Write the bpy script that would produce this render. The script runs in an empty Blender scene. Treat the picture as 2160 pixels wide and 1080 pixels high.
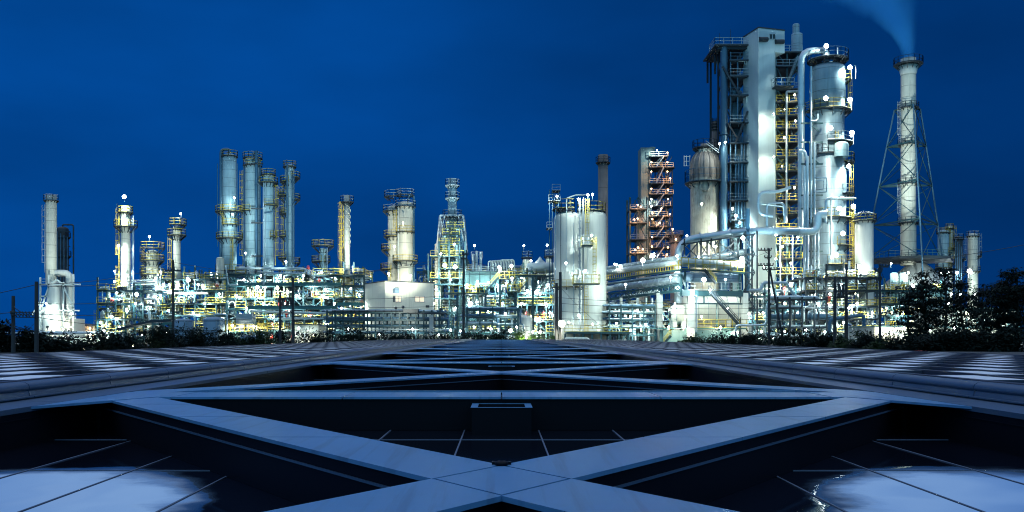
import bpy, math, random
from mathutils import Vector, Matrix
R = math.radians
SC = bpy.context.scene
COL = SC.collection

# ---------------------------------------------------------------- camera
F, CX, HZ, CZ, G = 1870.0, 1058.0, 708.0, 0.6, -0.9      # lens (in photo pixels), horizon, eye height, ground height
cd = bpy.data.cameras.new('camera'); cam = bpy.data.objects.new('camera', cd); COL.objects.link(cam)
cam.location = (0, 0, CZ); cam.rotation_euler = (R(90), 0, 0)
cd.sensor_width = 36; cd.lens = F/2160*36
cd.shift_x = (1080-CX)/2160; cd.shift_y = (HZ-540)/2160
cd.clip_start = 0.05; cd.clip_end = 6000
SC.camera = cam

# ---------------------------------------------------------------- sky (blue hour: deep blue over the plant, paler dusk light overhead and behind)
world = bpy.data.worlds.new('World'); SC.world = world; world.use_nodes = True
wn, wl = world.node_tree.nodes, world.node_tree.links
wn.clear()
def W(t, **k):
    n = wn.new(t)
    for a, b in k.items(): setattr(n, a, b)
    return n
tc = W('ShaderNodeTexCoord'); sep = W('ShaderNodeSeparateXYZ'); wl.new(tc.outputs['Generated'], sep.inputs[0])
def ramp(src, lo, hi, o0=0.0, o1=1.0):
    m = W('ShaderNodeMapRange', interpolation_type='SMOOTHSTEP'); wl.new(src, m.inputs[0])
    m.inputs[1].default_value = lo; m.inputs[2].default_value = hi; m.inputs[3].default_value = o0; m.inputs[4].default_value = o1
    return m.outputs[0]
up = ramp(sep.outputs['Z'], 0.38, 0.72)
back = ramp(sep.outputs['Y'], 0.20, -0.60)
hz = ramp(sep.outputs['Z'], -0.02, 0.30)                       # visible sky, horizon to top of frame
side = ramp(sep.outputs['X'], -0.55, 0.5)
c1 = W('ShaderNodeMix', data_type='RGBA'); wl.new(side, c1.inputs['Factor'])
c1.inputs[6].default_value = (0.0005, 0.060, 0.285, 1); c1.inputs[7].default_value = (0.0003, 0.030, 0.145, 1)
mp = W('ShaderNodeMapping'); mp.inputs['Scale'].default_value = (1.5, 1.5, 4.0); wl.new(tc.outputs['Generated'], mp.inputs[0])
nz = W('ShaderNodeTexNoise'); nz.inputs['Scale'].default_value = 2.2; nz.inputs['Detail'].default_value = 4; nz.inputs['Roughness'].default_value = .45; wl.new(mp.outputs[0], nz.inputs['Vector'])
nm = W('ShaderNodeMapRange'); wl.new(nz.outputs['Fac'], nm.inputs[0]); nm.inputs[1].default_value = .3; nm.inputs[2].default_value = .7; nm.inputs[3].default_value = .80; nm.inputs[4].default_value = 1.20
hm = W('ShaderNodeMapRange'); wl.new(hz, hm.inputs[0]); hm.inputs[3].default_value = .90; hm.inputs[4].default_value = 1.08
mm = W('ShaderNodeMath', operation='MULTIPLY'); wl.new(nm.outputs[0], mm.inputs[0]); wl.new(hm.outputs[0], mm.inputs[1])
vs = W('ShaderNodeVectorMath', operation='SCALE'); wl.new(c1.outputs[2], vs.inputs[0]); wl.new(mm.outputs[0], vs.inputs['Scale'])
c3 = W('ShaderNodeMix', data_type='RGBA'); wl.new(back, c3.inputs['Factor'])
wl.new(vs.outputs[0], c3.inputs[6]); c3.inputs[7].default_value = (0.10, 0.47, 0.80, 1)
c2 = W('ShaderNodeMix', data_type='RGBA'); wl.new(up, c2.inputs['Factor'])
wl.new(c3.outputs[2], c2.inputs[6]); nz2 = W('ShaderNodeTexNoise'); nz2.inputs['Scale'].default_value = 2.6; nz2.inputs['Detail'].default_value = 5; wl.new(tc.outputs['Generated'], nz2.inputs['Vector'])
nr = W('ShaderNodeMapRange'); wl.new(nz2.outputs['Fac'], nr.inputs[0]); nr.inputs[1].default_value = .32; nr.inputs[2].default_value = .68
cc = W('ShaderNodeMix', data_type='RGBA'); wl.new(nr.outputs[0], cc.inputs['Factor']); cc.inputs[6].default_value = (.26, .45, .82, 1); cc.inputs[7].default_value = (.78, .90, 1.12, 1); wl.new(cc.outputs[2], c2.inputs[7])
bg = W('ShaderNodeBackground'); bg.inputs['Strength'].default_value = 1.0; wl.new(c2.outputs[2], bg.inputs[0])
wo = W('ShaderNodeOutputWorld'); wl.new(bg.outputs[0], wo.inputs[0])
world.cycles.sampling_method = 'AUTOMATIC'

SC.view_settings.view_transform = 'Standard'; SC.view_settings.look = 'None'
SC.view_settings.exposure = 0; SC.view_settings.gamma = 1
cy = SC.cycles
cy.use_denoising = True; cy.use_light_tree = True
cy.max_bounces = 5; cy.diffuse_bounces = 2; cy.glossy_bounces = 3; cy.transmission_bounces = 2; cy.volume_bounces = 3; cy.transparent_max_bounces = 6
cy.pixel_filter_type = 'BLACKMAN_HARRIS'; cy.filter_width = 1.1
cy.sample_clamp_indirect = 4; cy.caustics_reflective = False; cy.caustics_refractive = False
cy.volume_step_rate = 1.0; cy.volume_max_steps = 128

# ---------------------------------------------------------------- measuring
def X(px, Y): return (px-CX)*Y/F
def Z(py, Y): return CZ+(HZ-py)*Y/F
def P(px, py, Y): return Vector((X(px, Y), Y, Z(py, Y)))
def S(n, Y): return n*Y/F

# ---------------------------------------------------------------- materials
MATS = {}
def mat(name, col, rough=.5, metal=0.0, var=0.0, vscale=1.0, streak=0.0, seam=0.0, bump=0.0, spec=None, stretch=(1, 1, 1), rust=0.0, rustcol=(.12, .06, .03), drips=0.0, emit=None, estr=0):
    m = bpy.data.materials.new(name); m.use_nodes = True; MATS[name] = m
    n, l = m.node_tree.nodes, m.node_tree.links
    b = n['Principled BSDF']
    b.inputs['Roughness'].default_value = rough; b.inputs['Metallic'].default_value = metal
    b.inputs['Base Color'].default_value = (*col, 1)
    if spec is not None: b.inputs['Specular IOR Level'].default_value = spec
    if emit:
        b.inputs['Emission Color'].default_value = (*emit, 1); b.inputs['Emission Strength'].default_value = estr
    if not (var or streak or seam or bump or rust): return m
    t = n.new('ShaderNodeTexCoord')
    cur = None
    def mix(fac_out, colour, base):
        x = n.new('ShaderNodeMix'); x.data_type = 'RGBA'; l.new(fac_out, x.inputs['Factor'])
        if base is None: x.inputs[6].default_value = (*col, 1)
        else: l.new(base, x.inputs[6])
        x.inputs[7].default_value = (*colour, 1); return x.outputs[2]
    def noise(scale, stretch, detail=5, rough=.6):
        mpn = n.new('ShaderNodeMapping'); mpn.inputs['Scale'].default_value = stretch; l.new(t.outputs['Object'], mpn.inputs[0])
        z = n.new('ShaderNodeTexNoise'); z.inputs['Scale'].default_value = scale; z.inputs['Detail'].default_value = detail; z.inputs['Roughness'].default_value = rough
        l.new(mpn.outputs[0], z.inputs['Vector']); return z.outputs['Fac']
    def rng(src, a, bb, c=0, d=1):
        q = n.new('ShaderNodeMapRange'); l.new(src, q.inputs[0]); q.inputs[1].default_value = a; q.inputs[2].default_value = bb; q.inputs[3].default_value = c; q.inputs[4].default_value = d
        return q.outputs[0]
    if var: cur = mix(rng(noise(vscale, stretch), .35, .7, 0, var), tuple(c*.35 for c in col), cur)
    if streak: cur = mix(rng(noise(1.6, (1.6, 1.6, .09), 6, .65), .5, .75, 0, streak), tuple(c*.3 for c in col), cur)
    if rust: cur = mix(rng(noise(.55, (1, 1, .35), 8, .7), .52, .68, 0, rust), rustcol, cur)
    if drips: cur = mix(rng(noise(1.0, (13, .55, 1), 5, .6), .53, .66, 0, drips), tuple(c*.30 for c in col), cur)
    if seam:
        sx = n.new('ShaderNodeSeparateXYZ'); l.new(t.outputs['Object'], sx.inputs[0])
        a = n.new('ShaderNodeMath'); a.operation = 'DIVIDE'; l.new(sx.outputs['Z'], a.inputs[0]); a.inputs[1].default_value = seam
        f = n.new('ShaderNodeMath'); f.operation = 'FRACT'; l.new(a.outputs[0], f.inputs[0])
        g = n.new('ShaderNodeMath'); g.operation = 'LESS_THAN'; l.new(f.outputs[0], g.inputs[0]); g.inputs[1].default_value = .10/seam
        g2 = n.new('ShaderNodeMath'); g2.operation = 'MULTIPLY'; l.new(g.outputs[0], g2.inputs[0]); g2.inputs[1].default_value = .62
        cur = mix(g2.outputs[0], tuple(c*.12 for c in col), cur)
    if cur is not None: l.new(cur, b.inputs['Base Color'])
    if bump:
        bn = n.new('ShaderNodeBump'); bn.inputs['Strength'].default_value = bump; bn.inputs['Distance'].default_value = .05
        l.new(noise(vscale*3, stretch, 6), bn.inputs['Height']); l.new(bn.outputs[0], b.inputs['Normal'])
    return m
M = MATS
mat('cream', (.56, .55, .46), .45, var=.30, vscale=.5, streak=.45, seam=2.6, bump=.05)
mat('cream_smooth', (.58, .58, .52), .35, var=.15, vscale=.3, streak=.25)
mat('grey_shell', (.30, .44, .48), .45, var=.45, vscale=.35, streak=.6, seam=1.9, bump=.05)
mat('silver', (.23, .32, .37), .36, .25, var=.3, vscale=.6, streak=.4, seam=2.2)
mat('old_cream', (.50, .47, .38), .6, var=.45, vscale=.5, streak=.85, rust=.95, rustcol=(.10, .065, .05))
mat('old_dome', (.30, .25, .22), .6, var=.5, vscale=.6, streak=.7, rust=.6, rustcol=(.09, .06, .05))
mat('brown_stack', (.20, .17, .155), .7, var=.6, vscale=.4, streak=.8, seam=4.3)
mat('white_pipe', (.52, .58, .56), .35, var=.2, vscale=1.2)
mat('steel_pipe', (.42, .50, .54), .28, .6, var=.2, vscale=1.5)
mat('blue_pipe', (.055, .13, .20), .38, .25, var=.25, vscale=.8)
mat('teal_pipe', (.035, .13, .13), .4, var=.25, vscale=1)
mat('teal_steel', (.018, .062, .075), .5, var=.35, vscale=1.2)
mat('dark_steel', (.016, .026, .036), .55, var=.3, vscale=1.5)
mat('galv', (.34, .38, .40), .45, .3, var=.2, vscale=2)
mat('yellow', (.50, .37, .05), .45, var=.3, vscale=2)
mat('concrete', (.44, .45, .42), .8, var=.35, vscale=.45, streak=.35, bump=.15)
mat('concrete_dark', (.16, .22, .22), .8, var=.3, vscale=.3, streak=.3)
mat('slab_white', (.46, .56, .57), .55, var=.30, vscale=.10, streak=.2, bump=.04)
mat('building_white', (.62, .61, .52), .6, var=.18, vscale=.3, streak=.35)
mat('roof_dark', (.05, .06, .07), .7)
mat('tank_blue', (.18, .27, .36), .45, var=.3, vscale=.5, seam=2.0, streak=.3)
mat('tank_green', (.10, .21, .22), .5, var=.35, vscale=.4, streak=.4)
mat('lamp_housing', (.03, .035, .04), .5)
mat('lit_window', (.5, .4, .25), .3, emit=(1.0, .86, .66), estr=.75)
mat('dark_glass', (.01, .015, .02), .1)
mat('asphalt', (.045, .048, .052), .85, var=.4, vscale=.2, bump=.2)
mat('plant_floor', (.16, .16, .15), .8, var=.4, vscale=.15, bump=.1)
mat('pole', (.035, .037, .040), .75, var=.4, vscale=2, streak=.3)
mat('wire', (.012, .013, .015), .5)
mat('bark', (.035, .026, .02), .9, var=.4, vscale=3, bump=.4)
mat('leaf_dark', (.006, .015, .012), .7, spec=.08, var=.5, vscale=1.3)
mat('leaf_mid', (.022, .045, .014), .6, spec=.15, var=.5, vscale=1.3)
mat('leaf_painted_lit', (.10, .20, .03), .5, var=.4, vscale=1.3)  # lit copy of the leaf green, lamplight put into the colour
mat('red_paint', (.45, .05, .04), .45)
mat('crane_red', (.45, .16, .10), .5, var=.3)
# roof in front
mat('beam_metal', (.095, .25, .46), .36, .1, var=.28, vscale=1.1, stretch=(1, .3, 1), spec=.5, rust=.25, rustcol=(.03, .045, .07), drips=.38)
mat('rail_metal', (.055, .10, .17), .42, .15, var=.2, vscale=.8, stretch=(1, .15, 1), spec=.4)
mat('black_clad', (.003, .004, .008), .5, spec=.12)
mat('floor_glass', (.004, .006, .012), .10, spec=.28)
mat('joint', (.08, .11, .17), .5)
mat('panel_white', (.84, .86, .90), .40, var=.10, vscale=.6, spec=.3)
mat('fin_dark', (.030, .038, .062), .45, spec=.3)
rm = mat('painted_sky_glass', (.004, .006, .012), .07, spec=.28)
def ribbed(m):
    # sky reflection painted into flat unribbed glass: mask sets tint, metal, tilted normal
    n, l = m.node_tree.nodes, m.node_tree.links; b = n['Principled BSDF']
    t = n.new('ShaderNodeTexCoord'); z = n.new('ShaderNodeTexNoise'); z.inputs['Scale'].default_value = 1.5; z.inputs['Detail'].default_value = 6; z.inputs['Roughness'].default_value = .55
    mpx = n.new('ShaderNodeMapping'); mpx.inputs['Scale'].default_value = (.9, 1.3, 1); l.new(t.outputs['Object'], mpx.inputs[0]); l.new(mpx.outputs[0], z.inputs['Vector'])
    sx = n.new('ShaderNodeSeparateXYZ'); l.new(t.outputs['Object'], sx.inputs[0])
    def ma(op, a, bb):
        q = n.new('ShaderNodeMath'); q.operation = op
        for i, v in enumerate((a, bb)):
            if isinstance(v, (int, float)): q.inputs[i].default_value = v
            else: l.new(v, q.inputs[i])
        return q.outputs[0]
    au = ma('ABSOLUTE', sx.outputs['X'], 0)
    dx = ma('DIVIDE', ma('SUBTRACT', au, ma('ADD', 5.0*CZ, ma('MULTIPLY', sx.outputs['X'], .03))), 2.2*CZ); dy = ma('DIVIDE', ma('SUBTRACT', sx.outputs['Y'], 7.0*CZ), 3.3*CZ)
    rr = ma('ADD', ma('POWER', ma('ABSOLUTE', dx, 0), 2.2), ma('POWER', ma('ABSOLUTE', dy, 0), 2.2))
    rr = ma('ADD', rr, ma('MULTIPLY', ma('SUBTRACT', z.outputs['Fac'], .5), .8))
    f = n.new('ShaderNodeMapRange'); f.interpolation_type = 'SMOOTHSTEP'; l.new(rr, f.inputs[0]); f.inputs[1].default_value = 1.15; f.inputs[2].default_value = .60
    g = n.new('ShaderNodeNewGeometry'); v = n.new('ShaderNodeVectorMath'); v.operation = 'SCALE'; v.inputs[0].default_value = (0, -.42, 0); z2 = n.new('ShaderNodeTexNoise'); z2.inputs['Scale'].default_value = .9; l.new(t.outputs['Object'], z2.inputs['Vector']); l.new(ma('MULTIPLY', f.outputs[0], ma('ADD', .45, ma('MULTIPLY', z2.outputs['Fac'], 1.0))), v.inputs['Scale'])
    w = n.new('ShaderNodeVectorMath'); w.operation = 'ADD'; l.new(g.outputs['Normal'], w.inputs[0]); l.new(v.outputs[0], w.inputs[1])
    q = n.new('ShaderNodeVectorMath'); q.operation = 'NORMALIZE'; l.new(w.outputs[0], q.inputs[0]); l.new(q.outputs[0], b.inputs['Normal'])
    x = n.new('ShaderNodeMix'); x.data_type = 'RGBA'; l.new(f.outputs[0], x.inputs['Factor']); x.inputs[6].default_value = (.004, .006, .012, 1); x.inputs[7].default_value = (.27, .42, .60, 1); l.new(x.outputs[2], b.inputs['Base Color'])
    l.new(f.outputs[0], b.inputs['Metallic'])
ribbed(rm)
for nm_, c_ in (('lens_white', (.80, .95, 1.0)), ('lens_warm', (1.0, .95, .62)), ('lens_orange', (1.0, .50, .22))):
    m_ = mat(nm_, (.8, .8, .8), .3, emit=c_, estr=45 if nm_ != 'lens_orange' else 24)
    m_.cycles.emission_sampling = 'NONE'

# ---------------------------------------------------------------- mesh builder
class MB:
    def __init__(s): s.v = []; s.f = []; s.sm = []
    def add(s, vs, fs, smooth=False):
        o = len(s.v); s.v += [tuple(q) for q in vs]
        s.f += [tuple(i+o for i in f) for f in fs]; s.sm += [smooth]*len(fs); return s
    def box(s, c, d, rz=0):
        x, y, z = d[0]/2, d[1]/2, d[2]/2; ca, sa = math.cos(rz), math.sin(rz)
        vs = [(c[0]+a*x*ca-b*y*sa, c[1]+a*x*sa+b*y*ca, c[2]+e*z) for e in (-1, 1) for a, b in ((-1, -1), (1, -1), (1, 1), (-1, 1))]
        return s.add(vs, [(3, 2, 1, 0), (4, 5, 6, 7), (0, 1, 5, 4), (1, 2, 6, 5), (2, 3, 7, 6), (3, 0, 4, 7)])
    def bb(s, a, b):
        return s.box([(a[i]+b[i])/2 for i in range(3)], [abs(b[i]-a[i]) for i in range(3)])
    def bar(s, a, b, w, h=None):
        a, b = Vector(a), Vector(b); h = h or w; d = b-a
        if d.length < 1e-5: return s
        d.normalize(); u = d.cross(Vector((0, 0, 1)))
        if u.length < 1e-3: u = Vector((1, 0, 0))
        u.normalize(); w2 = u*(w/2); t = u.cross(d)*(h/2)
        vs = [q+i*w2+j*t for q in (a, b) for i, j in ((-1, -1), (1, -1), (1, 1), (-1, 1))]
        return s.add(vs, [(3, 2, 1, 0), (4, 5, 6, 7), (0, 1, 5, 4), (1, 2, 6, 5), (2, 3, 7, 6), (3, 0, 4, 7)])
    def prism(s, poly, z0, z1):
        n = len(poly)
        ar = sum(poly[i][0]*poly[(i+1) % n][1]-poly[(i+1) % n][0]*poly[i][1] for i in range(n))
        if ar < 0: poly = poly[::-1]
        vs = [(p[0], p[1], z0) for p in poly]+[(p[0], p[1], z1) for p in poly]
        return s.add(vs, [tuple(range(n))[::-1], tuple(range(n, 2*n))]+[(i, (i+1) % n, n+(i+1) % n, n+i) for i in range(n)])
    def tube(s, pts, r, n=7, bend=0, caps=True):
        pts = [Vector(p) for p in pts]
        if bend and len(pts) > 2:
            o = [pts[0]]
            for i in range(1, len(pts)-1):
                a, b, c = pts[i-1], pts[i], pts[i+1]
                d1, d2 = (a-b), (c-b); k = min(bend, d1.length*.48, d2.length*.48)
                p, q = b+d1.normalized()*k, b+d2.normalized()*k
                for j in range(5):
                    t = j/4; o.append((1-t)**2*p+2*t*(1-t)*b+t*t*q)
            o.append(pts[-1]); pts = o
        rings = []; d0 = (pts[1]-pts[0]).normalized()
        u = d0.cross(Vector((0, 0, 1)))
        if u.length < 1e-3: u = Vector((1, 0, 0))
        u.normalize()
        for i, p in enumerate(pts):
            d = (pts[min(i+1, len(pts)-1)]-pts[max(i-1, 0)])
            if d.length < 1e-6: d = d0
            d.normalize(); u = (u-d*u.dot(d))
            if u.length < 1e-4: u = d.orthogonal()
            u.normalize(); w = d.cross(u)
            rr = r[i] if isinstance(r, (list, tuple)) and i < len(r) else (r if not isinstance(r, (list, tuple)) else r[-1])
            rings.append([p+(u*math.cos(2*math.pi*k/n)+w*math.sin(2*math.pi*k/n))*rr for k in range(n)])
        vs = [v for g in rings for v in g]; fs = []
        for i in range(len(rings)-1):
            for k in range(n):
                fs.append((i*n+k, i*n+(k+1) % n, (i+1)*n+(k+1) % n, (i+1)*n+k))
        s.add(vs, fs, True)
        if caps:
            s.add(rings[0], [tuple(range(n))[::-1]]); s.add(rings[-1], [tuple(range(n))])
        return s
    def lathe(s, prof, c, n=24, axis='z', a0=0, a1=360):
        full = abs(a1-a0) >= 360; m = n if full else n+1
        vs = []
        for r, h in prof:
            for k in range(m):
                a = R(a0+(a1-a0)*k/n); x, y = r*math.cos(a), r*math.sin(a)
                if axis == 'z': vs.append((c[0]+x, c[1]+y, c[2]+h))
                elif axis == 'x': vs.append((c[0]+h, c[1]+x, c[2]+y))
                else: vs.append((c[0]+y, c[1]+h, c[2]+x))
        fs = []
        for i in range(len(prof)-1):
            for k in range(n):
                k2 = (k+1) % m
                fs.append((i*m+k, i*m+k2, (i+1)*m+k2, (i+1)*m+k))
        return s.add(vs, fs, True)
    def build(s, name, material, root, label=None):
        if not s.v: return None
        L = root_world(root)
        me = bpy.data.meshes.new(name)
        me.from_pydata([(a-L[0], b-L[1], c-L[2]) for a, b, c in s.v], [], s.f)
        me.polygons.foreach_set('use_smooth', s.sm); me.update()
        me.materials.append(MATS[material] if isinstance(material, str) else material)
        o = bpy.data.objects.new(name, me); COL.objects.link(o)
        if root is not None: o.parent = root
        if label: o['label'] = label
        return o
def root_world(o):
    L = Vector((0, 0, 0))
    while o is not None: L += o.location; o = o.parent
    return L
def thing(name, label, cat, loc, group=None):
    o = bpy.data.objects.new(name, None); COL.objects.link(o); o.location = loc; o.empty_display_size = .5
    o['label'] = label; o['category'] = cat
    if group: o['group'] = group
    return o
def struct(name, mb, material):
    o = mb.build(name, material, None); o['kind'] = 'structure'; return o
def copy_tree(o, parent=None):
    c = o.copy(); COL.objects.link(c)
    if parent is not None: c.parent = parent
    for ch in list(o.children): copy_tree(ch, c)
    return c

# ---------------------------------------------------------------- kit
WHITE, WARM, ORANGE = (.80, 1.0, .96), (1.0, .98, .74), (1.0, .48, .20)
LP = 2.3
def point(loc, power, col, root, rad=.25):
    ld = bpy.data.lights.new('lamp_light', 'SPOT'); ld.energy = power*LP; ld.spot_size = R(165); ld.spot_blend = .6; ld.color = col; ld.shadow_soft_size = rad
    lo = bpy.data.objects.new('lamp_light', ld); COL.objects.link(lo); lo.parent = root; lo.location = Vector(loc)-root_world(root)
    lo.rotation_euler = (R(38), 0, 0)      # aimed down and back into the plant
    return lo
def lamp(root, px, py, Y, power=900, col=WHITE, size=.30, drop=.9, name='floodlight'):
    size = min(size, .2) if power < 1150 else size
    """a floodlight on a short post: hood, glowing lens, and its own light just in front of the lens"""
    p = P(px, py, Y)
    h = MB()
    if drop: h.tube([p+Vector((0, size*.9, -drop)), p+Vector((0, size*.9, 0))], .05, 5)
    h.lathe([(size*1.12, .0), (size*1.15, size*.5), (size*.7, size*1.0), (.02, size*1.1)], p, 10, 'y')
    ho = h.build(name, 'lamp_housing', root)
    e = MB().lathe([(size, .01), (size*.92, -size*.35), (size*.6, -size*.7), (0.01, -size*.85)], p, 10, 'y')
    e.build('lens', 'lens_orange' if col == ORANGE else ('lens_warm' if col == WARM else 'lens_white'), ho)
    point(p+Vector((0, -size*1.0-.25, -.12)), power, col, ho, .2)
    return ho
def lamps(root, lst, Y, power=900, col=WHITE, size=.30, drop=.9):
    for a in lst:
        px, py = a[0], a[1]; k = a[2] if len(a) > 2 else 1.0; c = a[3] if len(a) > 3 else col; y = a[4] if len(a) > 4 else Y
        lamp(root, px, py, y, power*k, c, size*(.75+.25*min(k, 2.2)), drop)
def rail_line(mb, pts, h=1.15, r=.045, step=1.5):
    pts = [Vector(p) for p in pts]; up = Vector((0, 0, 1))
    for a, b in zip(pts, pts[1:]):
        for k in (h, h*.52): mb.bar(a+up*k, b+up*k, r*1.7)
        n = max(1, round((b-a).length/step))
        for i in range(n+1):
            q = a+(b-a)*(i/n); mb.bar(q, q+up*h, r*1.8)
        mb.bar(a+up*.06, b+up*.06, .03, .08)
def ring_platform(root, c, z, r0, r1, a0=0, a1=360, rail='galv', deck='dark_steel', h=1.2, n=None, brackets=True, thick=.16):
    n = n or (28 if a1-a0 > 200 else 12); m = MB()
    cc = (c[0], c[1], z)
    m.lathe([(r0, 0), (r1, 0), (r1, -thick), (r0, -thick), (r0, 0)], cc, n, 'z', a0, a1)
    nb = max(3, int((a1-a0)/30))
    if brackets:
        for i in range(nb+1):
            a = R(a0+(a1-a0)*i/nb); ca, sa = math.cos(a), math.sin(a)
            m.bar((c[0]+ca*r0, c[1]+sa*r0, z-(r1-r0)*.9-.1), (c[0]+ca*(r1-.1), c[1]+sa*(r1-.1), z-.14), .10, .16)
    d = m.build('platform', deck, root)
    q = MB(); np_ = max(5, int((a1-a0)/360*2*math.pi*r1/1.25))
    P_ = [(c[0]+math.cos(R(a0+(a1-a0)*i/np_))*(r1-.05), c[1]+math.sin(R(a0+(a1-a0)*i/np_))*(r1-.05), z) for i in range(np_+1)]
    if a1-a0 < 359:
        P_ = [(c[0]+math.cos(R(a0))*r0, c[1]+math.sin(R(a0))*r0, z)]+P_+[(c[0]+math.cos(R(a1))*r0, c[1]+math.sin(R(a1))*r0, z)]
    rail_line(q, P_, h, .045, 3)
    q.build('railing', rail, d)
    return d
def ladder(root, x, y, z0, z1, w=.55, cage=True, material='yellow', ang=-90):
    m = MB(); ca, sa = math.cos(R(ang)), math.sin(R(ang)); tx, ty = -sa, ca
    for s in (-1, 1): m.bar((x+tx*w/2*s, y+ty*w/2*s, z0), (x+tx*w/2*s, y+ty*w/2*s, z1), .08)
    k = z0+.3
    while k < z1:
        m.bar((x-tx*w/2, y-ty*w/2, k), (x+tx*w/2, y+ty*w/2, k), .05); k += .5
    if cage:
        k = z0+2.2
        while k < z1:
            pts = [(x+tx*.42*math.cos(t)+ca*.75*math.sin(t), y+ty*.42*math.cos(t)+sa*.75*math.sin(t), k) for t in (0, .8, 1.57, 2.34, 3.14)]
            for a, b in zip(pts, pts[1:]): m.bar(a, b, .045, .08)
            k += 1.4
        for t in (.5, 1.57, 2.64):
            q = (x+tx*.42*math.cos(t)+ca*.75*math.sin(t), y+ty*.42*math.cos(t)+sa*.75*math.sin(t))
            m.bar((*q, z0+2.2), (*q, z1), .04)
    return m.build('ladder', material, root)
def pipe(root, pts, Y, rpx, material='white_pipe', bend=None, name='pipe', n=8):
    """pts in photo pixels (px, py[, extra depth]); a real pipe at depth Y with elbows and flanges"""
    v = [P(p[0], p[1], Y+(p[2] if len(p) > 2 else 0)) for p in pts]; r = S(rpx, Y)
    m = MB().tube(v, r, n, bend=bend if bend is not None else r*3)
    for a, b in zip(v, v[1:]):
        L = (b-a).length
        if L > 7*r+1.0:
            d = (b-a).normalized()
            for t in ((.5,) if L < 8 else (.3, .7)):
                q = a+(b-a)*t; m.tube([q-d*.07, q+d*.07], r*1.35, n)
    return m.build(name, material, root)
def dome(r, z0, z1, k=.5, n=6):
    """profile: straight side then an elliptic head"""
    return [(r, z0), (r, z1-r*k)]+[(r*math.cos(t*math.pi/2/n), z1-r*k+r*k*math.sin(t*math.pi/2/n)) for t in range(1, n)]+[(.01, z1)]
def column(name, label, cat, px, w, top, Y, material='cream', bot=None, k=.5, plats=(), lad=None, group=None, rail='yellow', flat=False, n=28):
    """a process column: shell with domed head, ring platforms with railings, caged ladder. plats: (py, overhang px[, a0, a1])"""
    r = S(w/2, Y); x = X(px, Y); z0 = G if bot is None else Z(bot, Y); zt = Z(top, Y)
    root = thing(name, label, cat, (x, Y, z0), group)
    prof = dome(r, z0, zt, k) if not flat else [(r, z0), (r, zt), (r*.86, zt), (r*.86, zt-1.0), (.01, zt-1.0)]
    MB().lathe(prof, (x, Y, 0), n).build('shell', material, root)
    for p in plats:
        a0, a1 = (p[2], p[3]) if len(p) > 3 else (0, 360)
        ring_platform(root, (x, Y), Z(p[0], Y), r*1.01, r+S(p[1], Y), a0, a1, rail)
    if lad:
        for ang, pa, pb in lad:
            rr = r+.35
            ladder(root, x+rr*math.cos(R(ang)), Y+rr*math.sin(R(ang)), Z(pb, Y), Z(pa, Y), ang=ang, material='yellow' if rail == 'yellow' else 'galv')
    return root
def handwheel(m, p, r=.22):
    m.lathe([(r, -.03), (r+.04, 0), (r, .03), (r-.04, 0), (r, -.03)], p, 8, 'y')
    m.bar((p[0]-r, p[1], p[2]), (p[0]+r, p[1], p[2]), .03); m.bar((p[0], p[1], p[2]-r), (p[0], p[1], p[2]+r), .03)
def stair(root, a, b, w=1.0, material='yellow', steel='teal_steel', shift=(0, 1, 0)):
    """a straight flight from a up to b with stringers, treads and handrails"""
    a, b = Vector(a), Vector(b); t = Vector(shift).normalized()*w
    m = MB(); m.bar(a, b, .08, .28); m.bar(a+t, b+t, .08, .28)
    k = max(3, int(abs(b.z-a.z)/.28))
    for i in range(k):
        q = a+(b-a)*((i+.5)/k); c = q+t/2
        m.bar(q, q+t, .28, .04)
    st = m.build('stair', steel, root)
    h = MB()
    for o in (Vector((0, 0, 0)), t):
        for u in (.55, 1.05): h.bar(a+o+Vector((0, 0, u)), b+o+Vector((0, 0, u)), .08)
        n = max(2, int((b-a).length/1.6))
        for i in range(n+1):
            q = a+(b-a)*(i/n)+o; h.bar(q, q+Vector((0, 0, 1.05)), .07)
    h.build('railing', material, st)
    return st

def uplight(root, px, py, Y, tgt, power, cone=40, col=(.86, 1.0, .94), size=.2):
    """a floodlight aimed up at a column: hood, lens and a spot lamp"""
    p = P(px, py, Y); q = Vector(tgt); d = (q-p).normalized()
    h = MB(); h.tube([p-d*.1-Vector((0, 0, 1.2)), p-d*.1], .05, 5); h.tube([p-d*.35, p-d*.1, p+d*.12], [.08, size*1.2, size*1.3], 10)
    ho = h.build('floodlight', 'lamp_housing', root)
    MB().tube([p+d*.125, p+d*.14], size, 10).build('lens', 'lens_white', ho)
    ld = bpy.data.lights.new('lamp_light', 'SPOT'); ld.energy = power; ld.color = col; ld.spot_size = R(cone); ld.spot_blend = .8; ld.shadow_soft_size = .3
    lo = bpy.data.objects.new('lamp_light', ld); COL.objects.link(lo); lo.parent = ho; lo.location = p+d*.3-root_world(ho); lo.rotation_euler = d.to_track_quat('-Z', 'Y').to_euler()

# ================================================================ SETTING
g = MB(); g.add([(-3000, -400, G), (3000, -400, G), (3000, 5000, G), (-3000, 5000, G)], [(0, 1, 2, 3)]); struct('ground', g, 'asphalt')
g = MB(); g.add([(-105, 146, G+.004), (135, 146, G+.004), (135, 300, G+.004), (-105, 300, G+.004)], [(0, 1, 2, 3)]); struct('pavement', g, 'plant_floor')

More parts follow.
